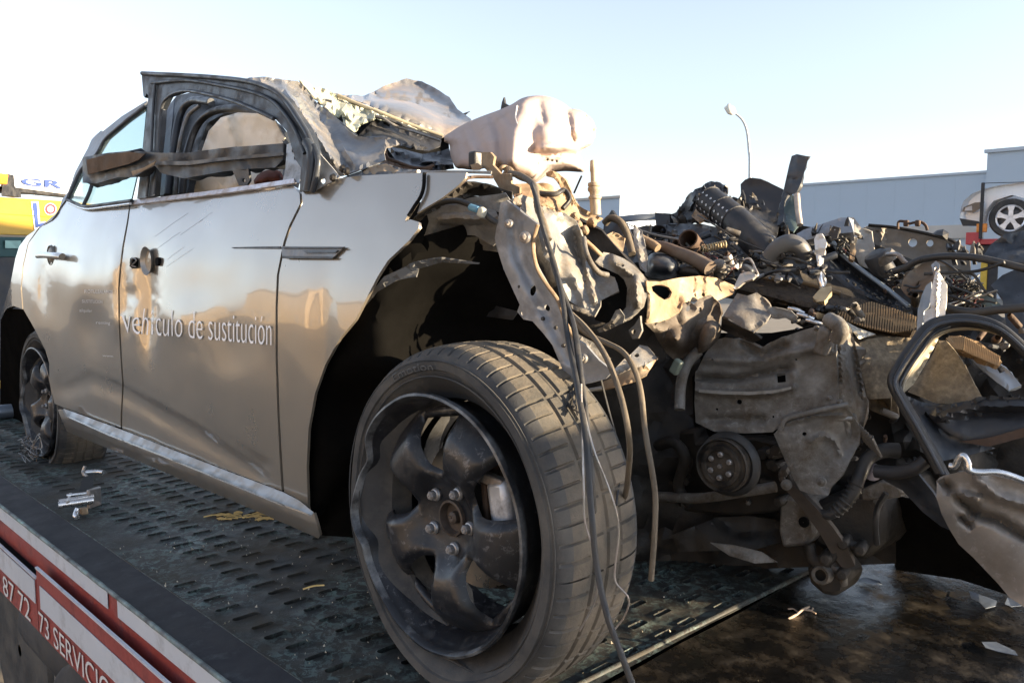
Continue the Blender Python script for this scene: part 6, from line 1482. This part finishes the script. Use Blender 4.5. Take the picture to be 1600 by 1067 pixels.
# black loop with its inner plates
lp = thing('headlamp_surround', 'black rubber edged loop surround with tan inner plate leaning at the right of the heap', 'surround', Yp(1440, 640, .9))
lo = [(1470, 738, .80), (1452, 704, .80), (1429, 662, .80), (1408, 626, .80), (1395, 598, .80), (1404, 574, .82), (1430, 536, .86), (1449, 512, .88), (1474, 501, .90), (1515, 499, .92), (1558, 511, .92), (1598, 544, .92), (1640, 590, .92)]
tube('loop_rim', [Yp(*p) for p in lo], .011, hose_m, lp, 10, flat=.8)
tube('loop_rim', [Yp(p[0] + 7, p[1] + 6, p[2] + .03) for p in lo], .010, plastic, lp, 10)
tube('loop_lip', [Yp(p[0] + 13, p[1] + (10 if p[1] > 600 else 13), p[2] + .06) for p in lo[4:]], .006, mat('loop_lip_tan', (.30, .26, .19), .5, .2, var=.2), lp, 8)
tube('loop_groove', [Yp(p[0] + 3, p[1] + 3, p[2] - .014) for p in lo], .004, plastic_blue, lp, 8)
tube('loop_groove', [Yp(p[0] + 10, p[1] + 9, p[2] + .012) for p in lo[:9]], .004, seal, lp, 8)
sheet('loop_jamb', [(1400, 600, .84), (1420, 566, .86), (1446, 530, .90), (1468, 512, .92), (1466, 530, .98), (1448, 566, .96), (1428, 600, .93), (1410, 616, .89)], mat('loop_jamb_tan', (.36, .32, .24), .55, .1, var=.12), lp, thick=.005, step=6, amp=.003)
sheet('inner_plate', [(1418, 612, .95), (1440, 582, .97), (1458, 552, .98), (1466, 532, .98), (1478, 532, .99), (1494, 550, .99), (1508, 572, .98), (1522, 600, .97), (1536, 622, .96), (1510, 628, .95), (1490, 632, .95), (1462, 630, .94)], foam, lp, thick=.006, step=6, amp=.003, freq=8, seed=140)
sheet('inner_ledge', [(1412, 616, .90), (1440, 628, .92), (1490, 634, .94), (1470, 650, .90), (1480, 676, .88), (1520, 690, .90), (1556, 700, .92), (1510, 712, .88), (1474, 720, .85), (1462, 730, .84), (1440, 680, .84)], plastic_blue, lp, thick=.006, step=6, amp=.006, seed=141)
sheet('inner_arch', [(1446, 642, .88), (1462, 636, .90), (1494, 629, .92), (1540, 622, .95), (1602, 621, .98), (1650, 626, 1.0), (1650, 672, .96), (1602, 671, .93), (1544, 686, .90), (1512, 692, .88), (1484, 678, .87), (1460, 660, .87)], plastic, lp, thick=.03, step=6, amp=.006, seed=142, relief=((((1470, 650), (1540, 634), (1640, 634)), 12, -.03),))
sheet('arch_underside', [(1500, 690, .87), (1545, 684, .88), (1602, 668, .9), (1650, 664, .92), (1650, 676, .92), (1602, 682, .9), (1545, 698, .88)], rust, lp, thick=.006, step=7, amp=.003)
sheet('pale_bar', [(1509, 553, 1.08), (1520, 556, 1.08), (1558, 566, 1.08), (1578, 580, 1.07), (1596, 602, 1.05), (1576, 610, 1.03), (1556, 596, 1.04), (1530, 574, 1.06)], mat('pale_blue_bar', (.32, .35, .38), .45, .3), lp, thick=.008, step=5, amp=.004, holes=[[(1556, 573), (1564, 572), (1570, 580), (1562, 583)]])
t = tube('chrome_strip', [Yp(*p) for p in ((1484, 728, .74), (1492, 728, .74), (1497, 718, .74), (1505, 712, .74), (1512, 722, .74), (1514, 734, .74), (1530, 738, .75), (1560, 738, .77), (1600, 751, .80), (1660, 775, .82))], .0065, bright, None, 10); grab(t, 'curled bright chrome strip along the top of the crumpled grey panel', 'strip')
CR = [(1464, 752, .76), (1480, 742, .76), (1507, 736, .76), (1540, 740, .78), (1600, 754, .82), (1670, 780, .86), (1700, 860, .86), (1690, 1000, .82), (1640, 985, .80), (1604, 950, .80), (1578, 934, .80), (1560, 912, .80), (1541, 892, .80), (1520, 870, .79), (1498, 850, .78), (1482, 824, .77), (1471, 802, .76), (1463, 776, .755)]
sheet_t('dented_bodywork', CR, satin, 'crumpled satin grey body panel hanging at the bottom right corner', 'body panel', thick=.004, step=6, amp=.012, freq=5, seed=143, relief=((((1478, 756), (1510, 790), (1522, 798)), 10, .035), (((1518, 800), (1560, 812), (1620, 850)), 12, .04), (((1490, 770), (1530, 780)), 10, -.03), (((1500, 808), (1516, 820)), 8, .03), (((1530, 750), (1560, 775), (1640, 800)), 14, -.03)), angle=70)
sheet_t('black_splash_guard', [(1366, 738, .86), (1392, 730, .86), (1416, 724, .86), (1436, 742, .86), (1460, 772, .85), (1476, 806, .85), (1494, 832, .84), (1470, 822, .86), (1442, 800, .88), (1410, 766, .88), (1384, 752, .87)], plastic_blue, 'black curved splash guard under the loop surround', 'guard', thick=.006, step=6, amp=.012, seed=144)
t = tube('guard_rod', [Yp(*p) for p in ((1368, 736, .84), (1400, 738, .84), (1428, 732, .84), (1446, 720, .85))], .014, plastic, None, 10); grab(t, 'black rod along the top of the splash guard', 'rod')
sheet_t('dark_backing', [(1380, 770, 1.06), (1460, 790, 1.04), (1520, 830, 1.02), (1600, 900, 1.02), (1640, 930, 1.02), (1640, 950, 1.1), (1500, 905, 1.2), (1400, 890, 1.18)], void, 'black sheet standing in for the shade behind the crumpled grey panel', 'shade sheet', thick=.006, step=12, amp=.03, seed=145)  # black sheet put where only shade lies behind the panel
# cables and the black pieces at the right edge
t = tube('black_cable', [Yp(*p) for p in ((1396, 424, 1.22), (1414, 418, 1.22), (1436, 407, 1.22), (1462, 402, 1.22), (1490, 400.5, 1.22), (1526, 403, 1.22), (1560, 410, 1.22), (1610, 422, 1.22))], .0085, hose_m, None, 10); grab(t, 'black cable arching over the heap to the right edge', 'cable')
t = tube('black_hose', [Yp(*p) for p in ((1476, 480, 1.12), (1500, 486, 1.12), (1526, 488, 1.12), (1560, 484, 1.12), (1610, 480, 1.12))], .0095, hose_m, None, 10); grab(t, 'thick black hose running right above the loop surround', 'hose')
t = tube('thin_cable', [Yp(*p) for p in ((1386, 398, 1.24), (1402, 398, 1.22), (1412, 408, 1.22), (1420, 416, 1.24))], .006, steel, None, 8); grab(t, 'short pale cable end beside the black motor can', 'cable')
sheet_t('black_cowl', [(1536, 400, 1.30), (1548, 382, 1.32), (1570, 366, 1.34), (1600, 360, 1.36), (1650, 362, 1.36), (1650, 430, 1.28), (1604, 420, 1.26), (1566, 408, 1.27)], plastic_blue, 'crumpled black cowl below the white car at the right edge', 'cowl', thick=.006, step=5, amp=.04, freq=10, seed=146, angle=30)
sheet_t('black_lower_cowl', [(1548, 446, 1.24), (1566, 430, 1.26), (1584, 422, 1.26), (1602, 424, 1.26), (1650, 430, 1.26), (1650, 600, 1.14), (1600, 562, 1.14), (1574, 520, 1.16), (1566, 466, 1.2)], plastic_blue, 'dark blue grey cowl panel under the black cowl at the right edge', 'cowl', thick=.008, step=6, amp=.03, freq=8, seed=147)
sheet_t('glass_shard', [(1515, 436, 1.36), (1524, 440, 1.36), (1566, 478, 1.34), (1548, 484, 1.32), (1526, 480, 1.34)], mat('greenish_shard', (.16, .20, .19), .12, 0), 'dark greenish triangular pane standing at the right of the heap', 'pane', thick=.006, step=6, amp=.004)
def join_stuff(name, objs, label, cat):
    vs, fs, fm, mats = [], [], [], []
    for o in objs:
        me = o.data
        mi = me.materials[0]
        if mi not in mats: mats.append(mi)
        b = len(vs)
        vs += [v.co + o.location for v in me.vertices]
        fs += [tuple(i + b for i in p.vertices) for p in me.polygons]
        fm += [mats.index(mi)] * len(me.polygons)
    for o in objs:
        me = o.data; bpy.data.objects.remove(o); bpy.data.meshes.remove(me)
    return tag(mk(name, vs, fs, None, None, 40, mats=mats, fm=fm), label, cat, kind='stuff')
rng = random.Random(77)
WM = [mat('red_wire', (.09, .022, .02), .5), mat('pale_wire', (.22, .21, .19), .5), mat('dark_wire', (.02, .02, .02), .5)]
for (x0, x1, y0, y1, yy, n_, where) in ((1478, 1530, 432, 480, 1.30, 60, 'under the far wing panel'), (1385, 1420, 430, 452, 1.30, 16, 'beside the brown can'), (1090, 1160, 395, 440, .92, 24, 'in front of the perforated duct'), (1304, 1326, 378, 392, 1.30, 8, 'beside the bright strut')):
    L_ = []
    for i in range(n_):
        x, y = rng.uniform(x0, x1), rng.uniform(y0, y1)
        L_.append(tube('loose_wire', [Yp(x + rng.uniform(-13, 13), y + rng.uniform(-10, 10), yy + rng.uniform(-.04, .04)) for k in range(4)], rng.uniform(.0012, .0026), WM[(2, 2, 1, 2, 2, 0, 2, 2)[i % 8]], None, 5, 4))
    join_stuff('tangled_wires', L_, 'tangled thin wires ' + where, 'wires')
# long thin cables threaded through the heap and torn splinters along its top
L_ = []
for i in range(26):
    x, y = (rng.uniform(1010, 1270) if i % 3 else rng.uniform(1440, 1560)), 0
    y = 385 + max(0, x - 1150) * .12 + rng.uniform(-20, 55)
    yy = .92 + (x - 1010) * .0006 + (1 if y < 400 else 0) * .12 + rng.uniform(-.05, .05)
    a_ = rng.uniform(-.6, .9); l_ = rng.uniform(25, 75)
    L_.append(tube('cable', [Yp(x + l_ * (k - 1.5) / 1.5 * math.cos(a_) + rng.uniform(-8, 8), y + l_ * (k - 1.5) / 1.5 * math.sin(a_) * .6 + rng.uniform(-9, 9), yy + rng.uniform(-.03, .03)) for k in range(4)], rng.uniform(.0016, .0040), (hose_m, plastic, WM[2], WM[1], hose_m)[i % 5], None, 6, 6))
join_stuff('tangled_cables', L_, 'thin black cables threaded through the heap of wreckage', 'cables')
L_ = []
TOPL = [(965, 352, .95), (1010, 356, 1.1), (1046, 344, 1.4), (1062, 326, 1.42), (1100, 292, 1.45), (1140, 312, 1.38), (1200, 300, 1.55), (1225, 340, 1.4), (1262, 356, 1.3), (1300, 345, 1.3), (1330, 345, 1.32), (1370, 356, 1.6), (1400, 360, 1.6), (1455, 366, 1.6), (1500, 386, 1.6), (1545, 385, 1.32)]
for i in range(64):
    t_ = rng.choice((rng.uniform(0, 9.9), rng.uniform(0, 9.9), rng.uniform(13.5, 14.9))); k = int(t_); f = t_ - k
    x, y, yy = (TOPL[k][d_] + (TOPL[k + 1][d_] - TOPL[k][d_]) * f for d_ in range(3))
    y += rng.uniform(2, 26) ; yy -= .05
    h = rng.uniform(5, 15); w_ = rng.uniform(1.5, 6); lean = rng.uniform(-9, 9)
    P = [(x - w_, y + h * .5, yy), (x - w_ * .7 + lean * .5, y - h * .4, yy + rng.uniform(-.02, .02)), (x + lean, y - h, yy), (x + w_ * .8 + lean * .4, y - h * .3, yy + rng.uniform(-.02, .02)), (x + w_, y + h * .5, yy)]
    L_.append(sheet('splinter', P, (plastic, plastic_blue, dark_iron, plastic, cast)[i % 5], None, thick=.004, step=4, amp=.010, freq=20, seed=i))
join_stuff('torn_splinters', L_, 'small torn black splinters bristling along the top of the heap', 'splinters')
# small fragments scattered through the heap
frag = [plastic, dark_iron, plastic_blue, dark_iron, cast, plastic_blue, rust, primer]
def zone_piece(i, x, y, yy):
    r = rng.uniform(3, 8)
    k = (0, 1, 0, 2, 0, 1)[i % 6]
    m_ = rng.choice(frag)
    if k == 0:
        P = [(x + r * math.cos(a) * rng.uniform(.5, 1.1), y + r * math.sin(a) * rng.uniform(.4, 1), yy + rng.uniform(-.03, .03)) for a in [j * 1.05 for j in range(6)]]
        return sheet('metal_shard', P, m_, None, thick=.004, step=4, amp=.012, freq=20, seed=i)
    if k == 1:
        return tube('bent_rod', [Yp(x + rng.uniform(-r, r) * 1.8, y + rng.uniform(-r, r), yy + rng.uniform(-.03, .03)) for j in range(3)], rng.uniform(.002, .006), m_, None, 7, 5)
    if k == 2:
        q = rng.uniform(.005, .012)
        return lathe('bush', [(q, -.02), (q, .015), (q * .7, .02), (q * .6, .0)], Yp(x, y, yy), m_, None, (rng.uniform(-1, 1), -1, rng.uniform(-.5, 1)), 12)
    return box('clip_block', Yp(x, y, yy), (rng.uniform(.01, .03), rng.uniform(.01, .025), rng.uniform(.008, .022)), m_, None, Quaternion((rng.random(), rng.random(), rng.random()), rng.uniform(0, 3)), .003)
Z = ((1020, 1150, 360, 430, .9, 1.15, 60), (1180, 1300, 372, 440, 1.0, 1.2, 60), (1380, 1450, 425, 475, 1.14, 1.3, 16), (1240, 1345, 478, 515, .9, 1.0, 24), (1500, 1600, 500, 640, 1.08, 1.16, 34), (1330, 1400, 640, 730, .95, 1.02, 18), (1400, 1560, 700, 860, .98, 1.08, 8))
ZN = ('beside the open rusty pipe', 'under the duct elbow', 'in the dark trough', 'below the radiator core', 'inside the loop surround', 'right of the lower engine plate', 'behind the crumpled grey panel')
for (x0, x1, y0, y1, d0_, d1_, n_), where in zip(Z, ZN):
    L_ = []
    for i in range(n_):
        x, y = rng.uniform(x0, x1), rng.uniform(y0, y1)
        f = (y1 - y) / (y1 - y0)
        L_.append(zone_piece(i, x, y, d0_ + (d1_ - d0_) * f + rng.uniform(-.04, .04)))
    join_stuff('broken_fragments', L_, 'small broken metal and plastic fragments ' + where, 'fragments')

# ------------------------------------------------------------------ things lying on the deck
rs_ = thing('ratchet_buckle', 'chromed ratchet strap buckle with black webbing lying on the deck behind the rear wheel', 'ratchet strap', Zp(122, 800, .0))
def zp(x, y, z): return Zp(x, y, z)
for nm, a, b, z, r in (('buckle_bar', (91, 789), (146, 781), .035, .011), ('buckle_bar', (92, 784), (146, 775), .042, .008), ('buckle_rod', (104, 774), (148, 769), .05, .005), ('buckle_rod', (106, 784), (110, 772), .045, .005)):
    tube(nm, [zp(*a, z), zp((a[0] + b[0]) / 2, (a[1] + b[1]) / 2, z), zp(*b, z)], r, bright, rs_, 10)
tube('buckle_hook', [zp(122, 794, .03), zp(119, 800, .02), zp(118, 806, .012), zp(121, 808, .01)], .008, bright, rs_, 8)
box('buckle_block', zp(131, 798, .015), (.022, .02, .02), tan_metal, rs_, None, .003)
box('buckle_cheek', zp(147, 777, .035), (.012, .05, .06), steel, rs_, Quaternion((0, 0, 1), .5), .004)
vs, fs = quad(zp(122, 772, .045), zp(146, 768, .045), zp(146, 740, .06), zp(132, 738, .06), 4, 6); mk('webbing', vs, fs, mat('black_webbing', (.015, .015, .015), .9), rs_, 60, solid=.004)
tube('buckle_rod', [zp(134, 738, .06), zp(150, 737, .06), zp(162, 738, .06)], .009, bright, rs_, 8)
tube('buckle_rod', [zp(133, 728, .08), zp(130, 738, .06), zp(136, 745, .055)], .006, steel, rs_, 8)
def straw_at(px, py, L, a, z=.004):
    c = Zp(px, py, z); d = Vector((math.cos(a), math.sin(a), 0)) * L / 2
    return tube('wood_sliver', [c - d, c + Vector((0, 0, .003)), c + d], .0022, straw, None, 5, 3)
grab(straw_at(332, 806, .05, 1.2), 'pale wood sliver lying on the deck under the sill', 'wood sliver')
grab(straw_at(490, 917, .05, 1.3), 'pale wood sliver lying on the deck left of the front wheel', 'wood sliver')
join_stuff('straw', [straw_at(rng.uniform(340, 430), rng.uniform(799, 813), rng.uniform(.015, .04), rng.uniform(.6, 1.8), .002) for i in range(30)], 'tiny tan straws scattered on the deck under the sill', 'straw')
tw_ = thing('twig', 'pale forked twig lying on the oily deck right of the knuckle', 'twig', Zp(1255, 956, -.012))
tube('stem', [Zp(1232, 967, -.01), Zp(1244, 960, -.005), Zp(1254, 952, .0), Zp(1264, 948, -.004)], .0028, mat('pale_twig', (.45, .34, .25), .8), tw_, 6)
for q in (((1254, 952), (1266, 954), (1275, 958)), ((1248, 957), (1240, 951), (1231, 951)), ((1258, 950), (1268, 953), (1270, 949))):
    tube('shoot', [Zp(*p, -.004) for p in q], .0016, MATS['pale_twig'], tw_, 5)
# pale blue sheets standing in for sky reflections on the front plate
film = mat('sky_glint_blue', (.13, .16, .21), .45, 0, var=.15, scale=40, bump=.4, bscale=80)
for P, lab in ((((1514, 922), (1530, 928), (1546, 934), (1558, 938), (1556, 946), (1540, 950), (1530, 940), (1518, 934)), 'pale blue painted sky reflection on the deck left of the crumpled grey panel'),
          (((1574, 934), (1588, 938), (1598, 946), (1580, 948), (1570, 944)), 'small painted sky reflection under the edge of the crumpled grey panel'),
          (((1534, 1003), (1556, 1003), (1586, 1017), (1590, 1024), (1560, 1018), (1540, 1012)), 'pale blue painted sky reflection nearest the bottom right corner'),
          (((1336, 906), (1352, 902), (1374, 908), (1378, 913), (1356, 912)), 'narrow painted sky reflection beside the knuckle')):
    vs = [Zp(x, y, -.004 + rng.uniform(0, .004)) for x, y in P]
    tag(mk('sky_glint_patch', vs, [tuple(range(len(vs)))], film, None, 0, solid=.0012), lab, 'painted reflection')
# crumbs of glass and grit
vs, fs = [], []
for i in range(1500):
    x, y = rng.uniform(.2, 1.1), rng.uniform(.15, 2.0)
    if rng.random() < .35: x, y = rng.uniform(-1.2, .15), rng.uniform(-.2, .7)
    s = rng.uniform(.0008, .0032) * (1.6 if rng.random() < .06 else 1)
    z = -.017 if x > .17 else .001
    o = len(vs)
    for k in range(4):
        vs.append((x + rng.uniform(-s, s), y + rng.uniform(-s, s), z + (s * 1.6 if k == 3 else 0)))
    fs += [(o, o + 1, o + 3), (o + 1, o + 2, o + 3), (o + 2, o, o + 3)]
g2 = mk('grit', vs, fs, mat('glass_grit', (.42, .37, .28), .5, 0, var=.6, scale=60), None, 0)
tag(g2, 'scattered crumbs of glass and grit on the deck', 'grit', kind='stuff')
for o in bpy.data.objects:
    if o.parent is None and o.type in {'MESH', 'EMPTY'} and 'kind' not in o and 'label' not in o:
        print('NOLABEL', o.name)
